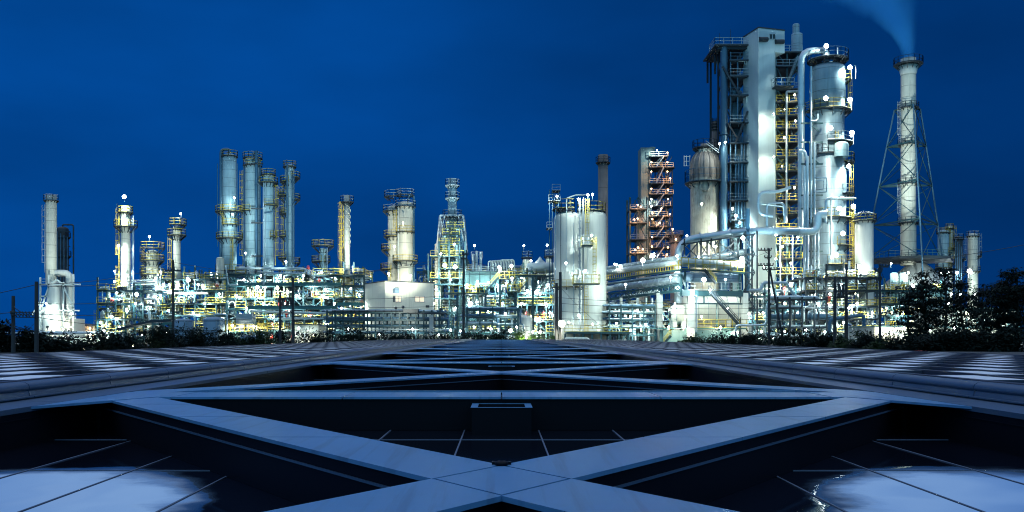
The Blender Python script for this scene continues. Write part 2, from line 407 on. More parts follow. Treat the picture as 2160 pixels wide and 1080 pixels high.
# ================================================================ ROOF IN FRONT (units of hh = eye height above the roof)
hh = CZ
roof = thing('glass_roof', 'long low dark roof of glass bays crossed by blue metal X braces, running toward the plant', 'roof', (0, 0, G))
V0, V1, PER = -21.5, 220.0, 18.1
KS = range(-1, 12)
U_IN, U_LEDGE, U_FIELD, U_OUT = 6.6, 7.3, 8.0, 23.4
DEP = .54
def rp(poly): return [(a*hh, b*hh) for a, b in poly]
def cap(m, poly, z=0, t=.035): m.prism(rp(poly), (z-t)*hh, z*hh)
def beam_v(k): return 15.0+PER*k
def cross_v(k): return 6.2+PER*k
# structural body below and outer walls
m = MB()
for sx in (-1, 1):
    m.bb((sx*U_IN*hh+sx*.05, V0*hh, G), (sx*U_OUT*hh, V1*hh, -.10))
m.bb((-U_IN*hh-.05, V0*hh, G), (U_IN*hh+.05, V1*hh, -DEP*hh-.03))
m.build('wall', 'black_clad', roof)
fg_floor = []
SL = .74
def arm_poly(v0, sx, sy, t0, t1, w=.49, first=False):
    if first: pts = [(sx*w, 0), (0, sy*w/SL)]
    else: pts = [(sx*(SL*t0+w), sy*t0), (sx*(SL*t0-w), sy*t0)]
    pts += [(sx*(SL*t1-w), sy*t1), (sx*(SL*t1+w), sy*t1)]
    return [(u, v0+v) for u, v in pts]
rnd = random.Random(5)
for k in KS:
    vb, vc = beam_v(k), cross_v(k)
    lo = max(V0, vb-PER+.6); hi = vb-.6
    # floor of glass panes, 1.2 wide, with raised joints
    f = MB(); j = MB()
    f.bb((-U_IN*hh, lo*hh, -DEP*hh-.02), (U_IN*hh, hi*hh, -DEP*hh))
    for i in range(-5, 7):
        u = -.6+1.2*i
        if abs(u) < U_IN: j.bb(((u-.010)*hh, lo*hh, -DEP*hh), ((u+.010)*hh, hi*hh, -DEP*hh+.006))
    for dv in (4.9, 1.9, -1.1, -4.1, -7.1, -10.1):
        v = vb-1.9-3.0+dv-1.9
        v = vb-1.9+ (dv-4.9)
        if lo < v < hi: j.bb((-U_IN*hh, (v-.010)*hh, -DEP*hh), (U_IN*hh, (v+.010)*hh, -DEP*hh+.005))
    fl = f.build('floor_panes', 'painted_sky_glass' if k == 0 else 'floor_glass', roof); j.build('joint', 'joint', fl)  # one bay's floor carries the painted sky reflection
    # diagonal brace: metal cap over dark webs, cap cut into lengths by open seams
    c = MB(); w = MB(); tr = MB()
    W_ = .49; g_ = .012
    cap(c, [(W_-.03, vc), (0, vc+W_/SL-.04), (-W_+.03, vc), (0, vc-W_/SL+.04)])
    for sx in (-1, 1):
        for sy in (-1, 1):
            end = 8.2 if sy > 0 else 8.7
            cuts = [W_/SL, 2.55, 4.75, 6.75, end]
            for i, (a, b) in enumerate(zip(cuts, cuts[1:])):
                cap(c, arm_poly(vc, sx, sy, a+(g_ if i else .015), b-(g_ if i < 3 else 0), W_, i == 0))
            w.prism(rp(arm_poly(vc, sx, sy, 0, end, W_-.05)), -DEP*hh+.001, -.037*hh)
            # fine light trim on the web
            for s2 in (-1, 1):
                p0, p1 = (sx*(s2*(W_-.035)), vc), (sx*(SL*end+s2*(W_-.035)), vc+sy*end)
                tr.bar((p0[0]*hh, p0[1]*hh, -.16*hh), (p1[0]*hh, p1[1]*hh, -.16*hh), .012, .012)
    br = c.build('diagonal_brace', 'beam_metal', roof); w.build('web', 'black_clad', br); tr.build('trim', 'rail_metal', br)
    # drain at the crossing
    d = MB(); d.lathe([(.012, 0), (.03, 0), (.032, .012), (.02, .02), (.01, .02)], (0, (vc+W_/SL-.02)*hh, 0.0), 12)
    d.box((0, (vc+W_/SL+.03)*hh, .004), (.09, .03, .018)); d.build('drain', 'black_clad', br)
    # straight beam across, in four lengths, with a thin gutter line behind it
    c = MB(); w = MB()
    for a, b in ((-5.35, -2.6), (-2.58, -.012), (.012, 2.58), (2.6, 5.35)):
        cap(c, [(a, vb-.6), (b, vb-.6), (b, vb+.6), (a, vb+.6)], .004)
    for sx in (-1, 1):
        cap(c, [(sx*5.37, vb-.6), (sx*(U_IN+.02), vb-.6), (sx*(U_IN+.02), vb+.6), (sx*5.37, vb+.6)], .006)
        cap(c, [(sx*(U_IN+.02), vb-2.6), (sx*(U_IN-.02), vb-2.6), (sx*5.6, vb-.62), (sx*(U_IN+.02), vb-.62)], .008)
    w.bb((-U_IN*hh, (vb-.55)*hh, -DEP*hh+.001), (U_IN*hh, (vb+.55)*hh, -.034*hh))
    w.bb((-5.3*hh, (vb+.72)*hh, -.1), (5.3*hh, (vb+.95)*hh, -.012))
    cb = c.build('cross_beam', 'beam_metal', roof); w.build('web', 'black_clad', cb)
    t_ = MB(); t_.bb((-5.3*hh, (vb+1.0)*hh, -.03), (5.3*hh, (vb+1.05)*hh, .004)); t_.build('gutter_trim', 'beam_metal', cb)
    # open-topped vent box standing in front of the beam
    b = MB(); x0, x1, y0, y1, zt, zb = -.46*hh, .46*hh, (vb-1.34)*hh, (vb-.56)*hh, -.11*hh, -DEP*hh
    b.bb((x0, y0, zb), (x0+.03, y1, zt)); b.bb((x1-.03, y0, zb), (x1, y1, zt)); b.bb((x0+.03, y0, zb), (x1-.03, y0+.03, zt)); b.bb((x0+.03, y1-.03, zb), (x1-.03, y1, zt))
    b.bb((x0+.03, y0+.03, zb), (x1-.03, y1-.03, zb+.05))
    vb_ = b.build('vent_box', 'black_clad', roof)
    r_ = MB(); z_ = zt+.003
    r_.bb((x0-.01, y0-.01, zt), (x1+.01, y0+.025, z_)); r_.bb((x0-.01, y1-.025, zt), (x1+.01, y1+.01, z_+.003)); r_.bb((x0-.01, y0+.025, zt), (x0+.055, y1-.025, z_)); r_.bb((x1-.055, y0+.025, zt), (x1+.01, y1-.025, z_))
    r_.build('rim', 'beam_metal', vb_)
# ledges, parapets, panel fields
for sx in (-1, 1):
    l = MB()
    v = V0
    while v < V1:
        e = min(v+5.8, V1)
        l.prism([(sx*(U_IN-.02)*hh, (v+.008)*hh), (sx*(U_LEDGE+.1)*hh, (v+.008)*hh), (sx*(U_LEDGE+.1)*hh, (e-.008)*hh), (sx*(U_IN-.02)*hh, (e-.008)*hh)], -.035, .007)
        v = e
    l.build('ledge', 'rail_metal', roof)
    wv = MB(); wv.bb((sx*(U_IN)*hh, V0*hh, -DEP*hh), (sx*(U_IN+.06)*hh, V1*hh, -.037)); wv.bb((sx*(U_IN-.012)*hh, V0*hh, -.16*hh), (sx*U_IN*hh, V1*hh, -.145*hh))
    wv.build('inner_wall', 'black_clad', roof)
    pr = [(0, .0), (0, .035), (-.10, .035), (-.10, .055), (-.02, .055), (-.005, .13), (.02, .135), (.02, .150), (-.015, .155), (-.02, .19), (.0, .235), (.05, .265), (.13, .278), (.22, .272), (.30, .25), (.34, .20), (.34, 0)]
    p = MB(); v = V0+.6
    while v < V1:
        e = min(v+2.9, V1)
        a = [(sx*(U_LEDGE+.12+q[0])*hh, (v+.012)*hh, q[1]*hh) for q in pr]; b = [(sx*(U_LEDGE+.12+q[0])*hh, (e-.012)*hh, q[1]*hh) for q in pr]
        n = len(pr)
        if e-v > .2:
            fs = [(i, i+1, n+i+1, n+i) for i in range(n-1)]
            if sx < 0: fs = [t[::-1] for t in fs]
            p.add(a+b, fs, False); p.sm[-n+1:] = [i > 7 for i in range(n-1)]
            p.add(a, [tuple(range(n))]); p.add(b, [tuple(range(n))])
        v = e
    p.build('parapet', 'rail_metal', roof)
    core = MB(); core.bb((sx*(U_LEDGE+.15)*hh, V0*hh, -.03), (sx*(U_LEDGE+.42)*hh, V1*hh, .18*hh)); core.build('parapet_core', 'black_clad', roof)
    # louvred panel field: long fins, pale panels set in a staggered pattern between them
    NC = 11; cw = (U_OUT-U_FIELD)/NC
    d = MB(); d.bb((sx*U_FIELD*hh, V0*hh, -.10), (sx*U_OUT*hh, V1*hh, 0)); fi = d.build('panel_deck', 'fin_dark', roof)
    fn = MB(); pn = MB(); cr = MB()
    for i in range(NC+1):
        u = U_FIELD+cw*i
        fn.bb((sx*(u-.10)*hh, V0*hh, .0), (sx*(u+.10)*hh, V1*hh, .135*hh))
    for i in range(NC):
        u = U_FIELD+cw*i; v = V0+(.0 if i % 2 else 2.45)
        while v < V1-3:
            a, b = (u+.12), (u+cw-.12)
            pn.bb((sx*a*hh, (v+.10)*hh, .01), (sx*b*hh, (v+2.35)*hh, .105*hh))
            cr.bb((sx*(a-.01)*hh, (v-.10)*hh, .002), (sx*(b+.01)*hh, (v+.06)*hh, .115*hh))
            cr.bb((sx*(a-.01)*hh, (v+2.55)*hh, .002), (sx*(b+.01)*hh, (v+2.70)*hh, .10*hh))
            v += 4.9
    fn.build('fin', 'fin_dark', roof); pn.build('panels', 'panel_white', roof); cr.build('cross_fin', 'fin_dark', roof)
e = MB(); e.bb((-U_FIELD*hh, V1*hh, G), (U_FIELD*hh, (V1+.3)*hh, .02)); e.build('end_wall', 'black_clad', roof)

# ================================================================ MAIN TOWERS
def tall_pipe(root, px, Y, top, bot, rpx, material='blue_pipe', **k): return pipe(root, [(px, bot), (px, top)], Y, rpx, material, **k)

# --- left: furnace with slim stack
Y = 190
t = thing('furnace_stack', 'slim cream furnace stack with arched white duct, far left of the plant', 'furnace', (X(118, Y), Y, G))
MB().lathe([(S(11, Y), Z(600, Y)), (S(11, Y), Z(424, Y)), (S(11, Y), Z(412, Y)), (S(9.5, Y), Z(412, Y)), (S(9.5, Y), Z(420, Y)), (.01, Z(420, Y))], (X(108, Y), Y, 0), 20).build('stack', 'cream', t)
ring_platform(t, (X(108, Y), Y), Z(423, Y), S(11, Y), S(15, Y), rail='galv')
ladder(t, X(95.5, Y), Y, Z(575, Y), Z(432, Y), ang=180, material='galv')
m = MB(); m.tube([P(108, 590, Y), P(108, 576, Y), P(146, 576, Y), P(146, 690, Y)], S(7, Y), 14, bend=S(11, Y)); m.build('duct', 'cream_smooth', t)
m = MB(); m.lathe([(S(22, Y), G), (S(22, Y), Z(672, Y)), (S(15, Y), Z(640, Y)), (S(13, Y), Z(600, Y)), (S(10, Y), Z(595, Y))], (X(122, Y), Y-1.5, 0), 4*5).build('hood', 'cream_smooth', t)
m = MB(); m.bb((X(85, Y), Y-2, G), (X(156, Y), Y+5, Z(672, Y))); m.bb((X(85, Y), Y-1, Z(672, Y)), (X(106, Y), Y+4, Z(648, Y))); m.build('firebox', 'cream_smooth', t)
fr = MB()
for a, b in (((85, 585), (85, 720)), ((103, 580), (103, 720)), ((134, 595), (134, 720)), ((155, 578), (155, 720)), ((85, 600), (170, 600)), ((84, 655), (168, 655)), ((85, 625), (103, 625)), ((88, 648), (103, 605)), ((134, 605), (155, 650)), ((85, 690), (156, 690)), ((105, 600), (120, 590)), ((120, 590), (134, 600)), ((68, 665), (88, 630))):
    fr.bar(P(*a, Y-2.6), P(*b, Y-2.6), .28)
fr.build('frame', 'white_pipe', t)
for a_, b_, c_ in ((85, 110, 600), (130, 160, 672)): q = MB(); rail_line(q, [P(a_, c_, Y-2.7), P(b_, c_, Y-2.7)]); q.build('railing', 'galv', t)
lamps(t, [(112, 694, .8, WARM), (97, 640, 1.0), (150, 662, .8, WARM)], Y-5, 900, WHITE, .22)
# dark column behind it
Y = 225
t = column('dark_column', 'unlit dark column with a looped pipe behind the slim left stack', 'column', 132, 24, 478, Y, 'dark_steel', plats=[(500, 4), (540, 5)], rail='dark_steel')
pipe(t, [(132, 480), (132, 474), (155, 474), (155, 640)], Y, 1.6, 'dark_steel')
for i in range(4): tall_pipe(t, 121+7*i, Y-3.2, 488+4*i, 640, 1.0, 'blue_pipe')
m = MB()
for py in (488, 500, 520, 540, 560): m.bar(P(116, py, Y-3), P(148, py, Y-3), .2)
m.build('bracket', 'dark_steel', t)

# --- slim column with the top lamp
Y = 178
t = column('slim_column', 'slim bright cream column with a lamp on its crown, left part of the plant', 'column', 265, 19, 434, Y, 'cream', plats=[(448, 6), (478, 14, -200, 20), (605, 12, -250, -60), (661, 20, 150, 330)], lad=[(185, 440, 560), (185, 560, 690)])
m = MB(); rail_line(m, [P(247, 456, Y-.5), P(247, 429, Y-.5)], 0.01); m.build('conduit', 'galv', t)
for px in (279, 282): tall_pipe(t, px, Y, 455, 700, .8, 'steel_pipe')
lamps(t, [(262, 415, 2.2), (263, 455, 1.2), (250, 518, 1.6), (242, 572, 1.2), (262, 572, 1.3), (242, 594, .9), (266, 655, 2.2), (225, 627, 1.2)], Y-2.2, 700)
Y = 174
t = column('short_column', 'short wide cream column with yellow platforms beside the slim lamp-topped column', 'column', 224, 23, 654, Y, 'cream', plats=[(651, 5), (690, 9, -240, -30)], lad=[(200, 654, 715)])
lamps(t, [(219, 700, 2.6), (212, 680, 1)], Y-3, 800)
Y = 182
t = column('stepped_column', 'cream column with three stacked railed platforms beside the smaller round-topped column', 'column', 321, 25, 527, Y, 'cream', plats=[(524, 13, -130, 40), (550, 12), (579, 12), (655, 18)], lad=[(195, 520, 655)], k=.6)
lamps(t, [(315, 499, .5), (288, 621, 1.8), (339, 574, .8), (339, 623, 1.2), (292, 674, 1.4)], Y-3.5, 800)
for px in (336, 339): tall_pipe(t, px, Y-.5, 560, 690, .8, 'steel_pipe')
Y = 184
t = column('round_topped_column', 'thin cream column with two railed rings at its top', 'column', 373, 15, 476, Y, 'cream', plats=[(474, 12, -120, 60), (496, 12), (655, 14)], lad=[(190, 500, 655)])
lamps(t, [(381, 451, .45), (357, 601, 1.2), (397, 591, 2.2)], Y-3, 800)

# --- group of four tall columns
Y = 196
t = column('tall_column', 'tallest grey-blue column of the left group, with a fat pipe up its left side', 'column', 484, 29, 324, Y, 'grey_shell', plats=[(330, 3), (447, 15, -200, 0), (474, 5, -120, 20), (503, 13), (571, 14)], lad=[(-60, 500, 570), (-120, 435, 475)])
pipe(t, [(484, 326), (484, 315), (466, 315), (466, 700)], Y-.5, 3.2, 'blue_pipe', bend=1.4)
for px in (459, 501): tall_pipe(t, px, Y, 345, 520, .8, 'blue_pipe')
MB().lathe(dome(S(8, Y), Z(720, Y), Z(545, Y)), (X(474, Y), Y-3.2, 0), 20).build('drum', 'cream', t)
lamps(t, [(494, 417, .5), (491, 452, .45), (445, 578, 2.0), (475, 663, 1.2)], Y-4, 800)
t = column('tall_column', 'second grey-blue column of the left group, with a thick pipe up its front', 'column', 533, 33, 331, Y+4, 'grey_shell', plats=[(334, 4), (350, 4, -180, 0), (446, 10, 150, 270)], lad=[(190, 360, 560)])
pipe(t, [(541, 318), (541, 560)], Y+1, 3.4, 'blue_pipe'); pipe(t, [(549, 345), (549, 560)], Y+2, 1.4, 'blue_pipe'); pipe(t, [(514, 350), (514, 560)], Y+3, 1.1, 'blue_pipe')
m = MB()
for py in (345, 440, 470, 540): m.bar(P(530, py, Y+.6), P(555, py, Y+.6), .3)
m.build('bracket', 'dark_steel', t)
pipe(t, [(533, 332), (533, 322), (541, 322)], Y+2, 2, 'blue_pipe'); lamps(t, [(518, 534, .5)], Y, 700)
t = column('tall_column', 'third, lower column of the left group, with a wide railed ring near its top', 'column', 566, 23, 366, Y, 'grey_shell', plats=[(369, 4), (386, 9), (434, 9, -100, 40), (500, 7, -60, 40)], lad=[(0, 390, 560)])
for px in (556, 560): tall_pipe(t, px, Y-1.6, 385, 560, .9, 'steel_pipe')
pipe(t, [(557, 449), (575, 449), (575, 442)], Y-2, 1.2, 'blue_pipe')
t = column('tall_column', 'rightmost column of the left group, slender, with many small side balconies', 'column', 611, 20, 346, Y+2, 'grey_shell', plats=[(352, 4), (375, 12, -60, 60), (384, 10, 150, 270), (414, 16, 165, 255), (421, 12, -40, 50), (452, 11, 160, 250), (499, 12, 150, 260), (545, 14, 150, 260), (555, 12, -40, 40)], lad=[(180, 385, 560)])
for px, r_ in ((606, 2.0), (616, 1.4), (620, 1.2)): pipe(t, [(px, 345 if px < 610 else 370), (px, 565)], Y-.2, r_, 'blue_pipe')
lamps(t, [(603, 552, 1.4)], Y-4, 700)
Y = 188
t = column('short_tower', 'short column with railed balconies between the four tall columns and the striped stack', 'column', 681, 15, 523, Y, 'grey_shell', plats=[(519, 16, -200, 60), (552, 16, 140, 260), (552, 8, -60, 30)])
m = MB(); m.tube([P(655, 600, Y-2), P(655, 578, Y-2), P(700, 578, Y-2), P(708, 600, Y-2)], S(4.5, Y), 12, bend=2.2); m.build('duct', 'white_pipe', t)
pipe(t, [(690, 523), (690, 575)], Y-1.5, 1.2, 'steel_pipe'); lamps(t, [(679, 573, 1.8), (706, 584, 1.4)], Y-4, 800)

# --- slim cream stack with helical strake
Y = 180
t = thing('straked_stack', 'slim cream stack with spiral strake and yellow caged ladder, left of the white control building', 'stack', (X(732, Y), Y, G))
r0 = S(6.2, Y); x = X(732, Y)
MB().lathe([(S(11, Y), G), (S(11, Y), Z(640, Y)), (S(7.5, Y), Z(600, Y)), (r0, Z(560, Y)), (r0, Z(412, Y)), (r0*.8, Z(412, Y)), (r0*.8, Z(420, Y)), (.01, Z(420, Y))], (x, Y, 0), 20).build('stack', 'cream', t)
m = MB()
for ph in (0, 120, 240):
    pts = []
    for i in range(60):
        a = R(ph+i*14); pts.append((x+math.cos(a)*(r0+.08), Y+math.sin(a)*(r0+.08), Z(430, Y)-(Z(430, Y)-Z(520, Y))*i/59))
    m.tube(pts, .06, 5)
m.build('strake', 'cream', t)
ring_platform(t, (x, Y), Z(426, Y), r0, r0+S(8, Y), rail='galv')
ladder(t, X(721, Y), Y, Z(640, Y), Z(428, Y), ang=180)
fr = MB()
for py in range(445, 640, 13): fr.bar(P(717, py, Y+.4), P(727, py, Y+.4), .14)
for px in (717, 724.5): fr.bar(P(px, 640, Y+.4), P(px, 425, Y+.4), .14)
fr.build('ladder_frame', 'yellow', t)
ring_platform(t, (x, Y), Z(640, Y), S(11, Y), S(20, Y), rail='yellow')
lamps(t, [(740, 609, 1.0), (758, 622, 1.2), (758, 650, 1.1)], Y-4, 700)

# --- white control building
Yc = 165
A, B_, C_ = P(812, 594, Yc), P(770, 600, 174), P(915, 598, 171)
zt, zb = A.z, G
t = thing('control_building', 'windowed white box building with pale flat walls in front of the twin cream columns', 'building', (A.x, A.y, G))
D_ = (B_.x+C_.x-A.x, B_.y+C_.y-A.y)
foot = [(A.x, A.y), (C_.x, C_.y), D_, (B_.x, B_.y)]
MB().prism(foot, zb, zt).build('wall', 'building_white', t)
cx_, cy_ = (sum(p[0] for p in foot)/4, sum(p[1] for p in foot)/4)
rf = MB(); rf.prism([(cx_+(a-cx_)*1.012, cy_+(b-cy_)*1.012) for a, b in foot], zt, zt+.22); rf.build('roof', 'roof_dark', t)
ux, uy = (C_.x-A.x), (C_.y-A.y); L_ = math.hypot(ux, uy); ux /= L_; uy /= L_
def onface(px):   # where the sight line of a photo column meets the front face
    a = (px-CX)/F; s = (a*A.y-A.x)/(ux-a*uy); return s
for pa, pb, ya, yb in ((833, 846, 625, 637), (875, 895, 625, 637)):
    s0, s1 = onface(pa), onface(pb); yy = A.y+uy*(s0+s1)/2
    z1, z0 = Z(ya, yy), Z(yb, yy)
    def fp(s, z, o): return (A.x+ux*s+uy*o, A.y+uy*s-ux*o, z)
    w = MB(); w.bar(fp(s0, (z0+z1)/2, .03), fp(s1, (z0+z1)/2, .03), .04, z1-z0); wi = w.build('window', 'lit_window', t)
    fr = MB()
    for z in (z0, z1): fr.bar(fp(s0-.06, z, .08), fp(s1+.06, z, .08), .12)
    for s in (s0, (s0+s1)/2, s1): fr.bar(fp(s, z0, .08), fp(s, z1, .08), .10)
    fr.build('frame', 'galv', wi)
s0 = onface(828); w = MB(); w.bar(fp(s0, Z(614, 167), .45), fp(onface(838), Z(614, 167), .45), .9, .85); w.build('air_vent', 'tank_blue', t)
w = MB(); w.bar(fp(onface(829), Z(631, 167), .05), fp(onface(834), Z(631, 167), .05), .06, 1.2); w.build('shutter', 'roof_dark', t)
w = MB(); w.bar(fp(onface(898), Z(646, 169), .06), fp(onface(905), Z(646, 169), .06), .1, .45); w.build('louver', 'dark_steel', t)

# --- twin cream columns behind it
Y = 186
t = thing('twin_columns', 'pair of broad cream columns joined by shared platforms behind the white control building', 'column', (X(845, Y), Y, G))
for px, w_, top, dy in ((829, 27, 430, 2), (855, 33, 424, 0)):
    MB().lathe(dome(S(w_/2, Y), G, Z(top, Y)), (X(px, Y), Y+dy, 0), 26).build('shell', 'cream', t)
for px, w_, dy, py, ov, a0, a1 in ((829, 27, 2, 443, 11, 100, 300), (829, 27, 2, 412, 8, 100, 320), (855, 32, 0, 436, 6, -220, 40), (855, 32, 0, 412, 3, 0, 360), (829, 27, 2, 497, 9, 120, 300), (855, 32, 0, 490, 4, -200, 0), (855, 32, 0, 551, 11, -210, 20), (829, 27, 2, 526, 14, 150, 240), (829, 27, 2, 567, 16, 150, 250)):
    ring_platform(t, (X(px, Y), Y+dy), Z(py, Y), S(w_/2, Y), S(w_/2+ov, Y), a0, a1, 'galv' if py < 450 else 'yellow')
pipe(t, [(862, 424), (862, 411), (873, 411), (873, 600)], Y, 1.9, 'blue_pipe'); pipe(t, [(840, 600), (840, 436)], Y-1, 1.4, 'white_pipe')
ladder(t, X(836, Y), Y-2.0, Z(490, Y), Z(445, Y), cage=False); ladder(t, X(823, Y), Y-1.2, Z(600, Y), Z(560, Y), cage=False)
lamps(t, [(820, 577, 1.6, WARM), (850, 470, .8, WARM), (866, 582, 1.2, WARM), (832, 520, .9, WARM)], Y-7, 900, WARM, .16)

# --- heater with stack inside a splayed frame
Y = 184
t = thing('heater_stack', 'pale blue-grey heater stack in a splayed truss frame, right of the white building', 'heater', (X(955, Y), Y, G))
x = X(954, Y)
MB().lathe([(S(18, Y), Z(600, Y)), (S(18, Y), Z(545, Y)), (S(12, Y), Z(505, Y)), (S(9.5, Y), Z(460, Y)), (S(9.5, Y), Z(377, Y)), (S(8, Y), Z(377, Y)), (S(8, Y), Z(385, Y)), (.01, Z(385, Y))], (x, Y, 0), 22).build('stack', 'grey_shell', t)
for py, ov in ((391, 6), (418, 6), (456, 11)): ring_platform(t, (x, Y), Z(py, Y), S(9, Y), S(9.5+ov, Y), rail='galv', deck='galv')
fr = MB(); z1, z0 = 458, 530
for sx in (-1, 1):
    for sy in (-1, 1):
        a = (x+sx*S(24, Y), Y+sy*2.6, Z(z1, Y)); b = (x+sx*S(30, Y), Y+sy*3.4, Z(z0, Y)); fr.bar(a, b, .28)
        fr.bar(a, (x+sx*S(13, Y), Y+sy*3, Z(505, Y)), .18); fr.bar((x+sx*S(14, Y), Y+sy*2.6, Z(z1, Y)), b, .18)
    fr.bar((x+sx*S(24, Y), Y-2.6, Z(z1, Y)), (x+sx*S(24, Y), Y+2.6, Z(z1, Y)), .25)
for sy in (-1, 1): fr.bar((x-S(24, Y), Y+sy*2.6, Z(z1, Y)), (x+S(24, Y), Y+sy*2.6, Z(z1, Y)), .28)
fr.build('frame', 'galv', t)
for px, w_, a, b in ((940, 10, 500, 560), (966, 9, 480, 560), (947, 6, 470, 540)): MB().lathe(dome(S(w_/2, Y), Z(b, Y), Z(a, Y)), (X(px, Y), Y-3.4, 0), 14).build('vessel', 'grey_shell', t)
for a_, b_, c_ in ((936, 972, 500), (928, 960, 535), (944, 980, 486)): q = MB(); q.bb((X(a_, Y), Y-4.6, Z(c_, Y)-.15), (X(b_, Y), Y-2.4, Z(c_, Y))); dk = q.build('deck', 'teal_steel', t); q = MB(); rail_line(q, [(X(a_, Y), Y-4.5, Z(c_, Y)), (X(b_, Y), Y-4.5, Z(c_, Y))]); q.build('railing', 'yellow', dk)
for px, w_, a, b in ((925, 13, 515, 720), (975, 7, 490, 600)):
    MB().lathe(dome(S(w_/2, Y), Z(b, Y), Z(a, Y)), (X(px, Y), Y-2, 0), 16).build('vessel', 'cream' if px < 950 else 'blue_pipe', t)
for i, py in enumerate((520, 545, 570, 590)):
    x0_, x1_ = (912, 980) if i % 2 else (930, 972)
    d = MB(); d.bb((X(x0_, Y), Y-5.5, Z(py, Y)-.15), (X(x1_, Y), Y+3, Z(py, Y))); dk = d.build('deck', 'teal_steel', t)
    q = MB(); rail_line(q, [(X(x0_, Y), Y-5.4, Z(py, Y)), (X(x1_, Y), Y-5.4, Z(py, Y))]); q.build('railing', 'yellow', dk)
fr = MB()
for px in (908, 930, 951, 972, 983):
    for dy in (-5.4, 3): fr.bar(P(px, 720, Y)+Vector((0, dy, 0)), P(px, 515 if px > 910 else 540, Y)+Vector((0, dy, 0)), .3)
for py in (600, 630, 660, 690): fr.bar(P(905, py, Y-5.5), P(990, py, Y-5.5), .3)
fr.build('support_frame', 'teal_steel', t)
lamps(t, [(938, 560, 1.6), (960, 563, 2.4), (930, 535, .8), (958, 515, .6), (951, 590, .7), (920, 610, .9), (971, 698, 1.3), (950, 696, .9)], Y-7.5, 800)

# --- the two silos
Y = 165
def silo(label, px, w_, top, dy):
    t = column('silo', label, 'silo', px, w_, top, Y+dy, 'cream_smooth', k=.55, n=36); return t
t = silo('front left silo of the domed pair, hung with the yellow mid platform', 1198, 60, 446, 0)
ring_platform(t, (X(1198, Y), Y), Z(606, Y), S(30, Y), S(36, Y), -170, -30, 'yellow')
pipe(t, [(1172, 430), (1172, 700)], Y-1.2, 1.0, 'steel_pipe'); pipe(t, [(1183, 440), (1183, 700)], Y-3.5, .8, 'dark_steel'); pipe(t, [(1195, 430), (1195, 560)], Y-3.6, 1.0, 'white_pipe')
pipe(t, [(1195, 470), (1195, 418), (1215, 411), (1240, 411), (1240, 470)], Y-1, 1.3, 'white_pipe')
t2 = silo('rear right silo of the domed pair, with floodlights crowning its ring walkway', 1246, 66, 440, 3)
for tt, px, w_, dy, a0, a1 in ((t, 1198, 60, 0, 60, 290), (t2, 1246, 66, 3, -140, 130)):
    ring_platform(tt, (X(px, Y), Y+dy), Z(442, Y), S(10, Y), S(w_/2+3, Y), a0, a1, 'yellow', h=1.6)
fr = MB()
for px in (1219, 1226):
    for dy in (-4.6, -3.2): fr.bar(P(px, 720, Y)+Vector((0, dy, 0)), P(px, 425, Y)+Vector((0, dy, 0)), .14)
for py in range(440, 720, 14): fr.bar(P(1219, py, Y-4.6), P(1226, py, Y-4.6), .1); fr.bar(P(1219, py, Y-4.6), P(1226, py+14, Y-4.6), .07)
fr.build('ladder_frame', 'galv', t2)
for py, x0_, x1_ in ((524, 1222, 1243), (602, 1205, 1258)):
    d = MB(); d.bb((X(x0_, Y), Y-6.2, Z(py, Y)-.15), (X(x1_, Y), Y-3.0, Z(py, Y))); dk = d.build('platform', 'teal_steel', t2)
    q = MB(); rail_line(q, [(X(x0_, Y), Y-3.0, Z(py, Y)), (X(x0_, Y), Y-6.1, Z(py, Y)), (X(x1_, Y), Y-6.1, Z(py, Y)), (X(x1_, Y), Y-3.0, Z(py, Y))], 1.6); q.build('railing', 'yellow', dk)
ladder(t2, X(1235, Y), Y-3.4, Z(500, Y), Z(425, Y), ang=-90); ladder(t2, X(1250, Y), Y-3.6, Z(602, Y), Z(505, Y), ang=-90); ladder(t2, X(1233, Y), Y-3.4, Z(700, Y), Z(604, Y), ang=-90)
for px in (1210, 1231, 1240): pipe(t2, [(px, 470), (px, 690)], Y-3.6, .7, 'steel_pipe')
lamps(t2, [(1240, 411, 1.6), (1250, 410, 1.6), (1220, 420, 1.0), (1248, 497, 2.6), (1235, 571, 1.4), (1221, 665, .5), (1194, 555, .5), (1200, 680, .5, WARM), (1250, 684, .5, WARM)], Y-5.0, 330)
m = MB(); m.bb((X(1190, Y), Y-6, Z(704, Y)), (X(1325, Y), Y+7, Z(700, Y))); m.build('plinth', 'teal_steel', t2)
for px in range(1192, 1326, 19): m = MB(); m.bar(P(px, 726, Y-5.8), P(px, 704, Y-5.8), .3); m.build('post', 'teal_steel', t2)
pipe(t2, [(1192, 714), (1240, 714), (1244, 719), (1322, 719)], Y-7.5, 2.2, 'white_pipe'); pipe(t2, [(1200, 722), (1320, 722)], Y-8, 1.5, 'white_pipe')
q = MB(); rail_line(q, [P(1190, 700, Y-6), P(1325, 700, Y-6)], 1.2); q.build('railing', 'yellow', t2)
# small tower behind left silo
Y = 172
t = thing('ladder_tower', 'thin railed ladder tower rising just left of the silo pair', 'tower', (X(1166, Y), Y, G))
fr = MB()
for px in (1159, 1165, 1178):
    fr.bar(P(px, 720, Y), P(px, 400, Y), .16); fr.bar(P(px, 720, Y+2), P(px, 400, Y+2), .16)
fr.build('frame', 'blue_pipe', t)
for py, a, b in ((403, 1164, 1181), (425, 1156, 1181), (482, 1153, 1165), (540, 1150, 1168)):
    d = MB(); d.bb((X(a, Y), Y-1, Z(py, Y)-.12), (X(b, Y), Y+2, Z(py, Y))); dk = d.build('platform', 'dark_steel', t)
    q = MB(); rail_line(q, [(X(a, Y), Y-1, Z(py, Y)), (X(b, Y), Y-1, Z(py, Y))]); q.build('railing', 'galv', dk)
lamps(t, [(1175, 414, 1.4)], Y-4, 600)
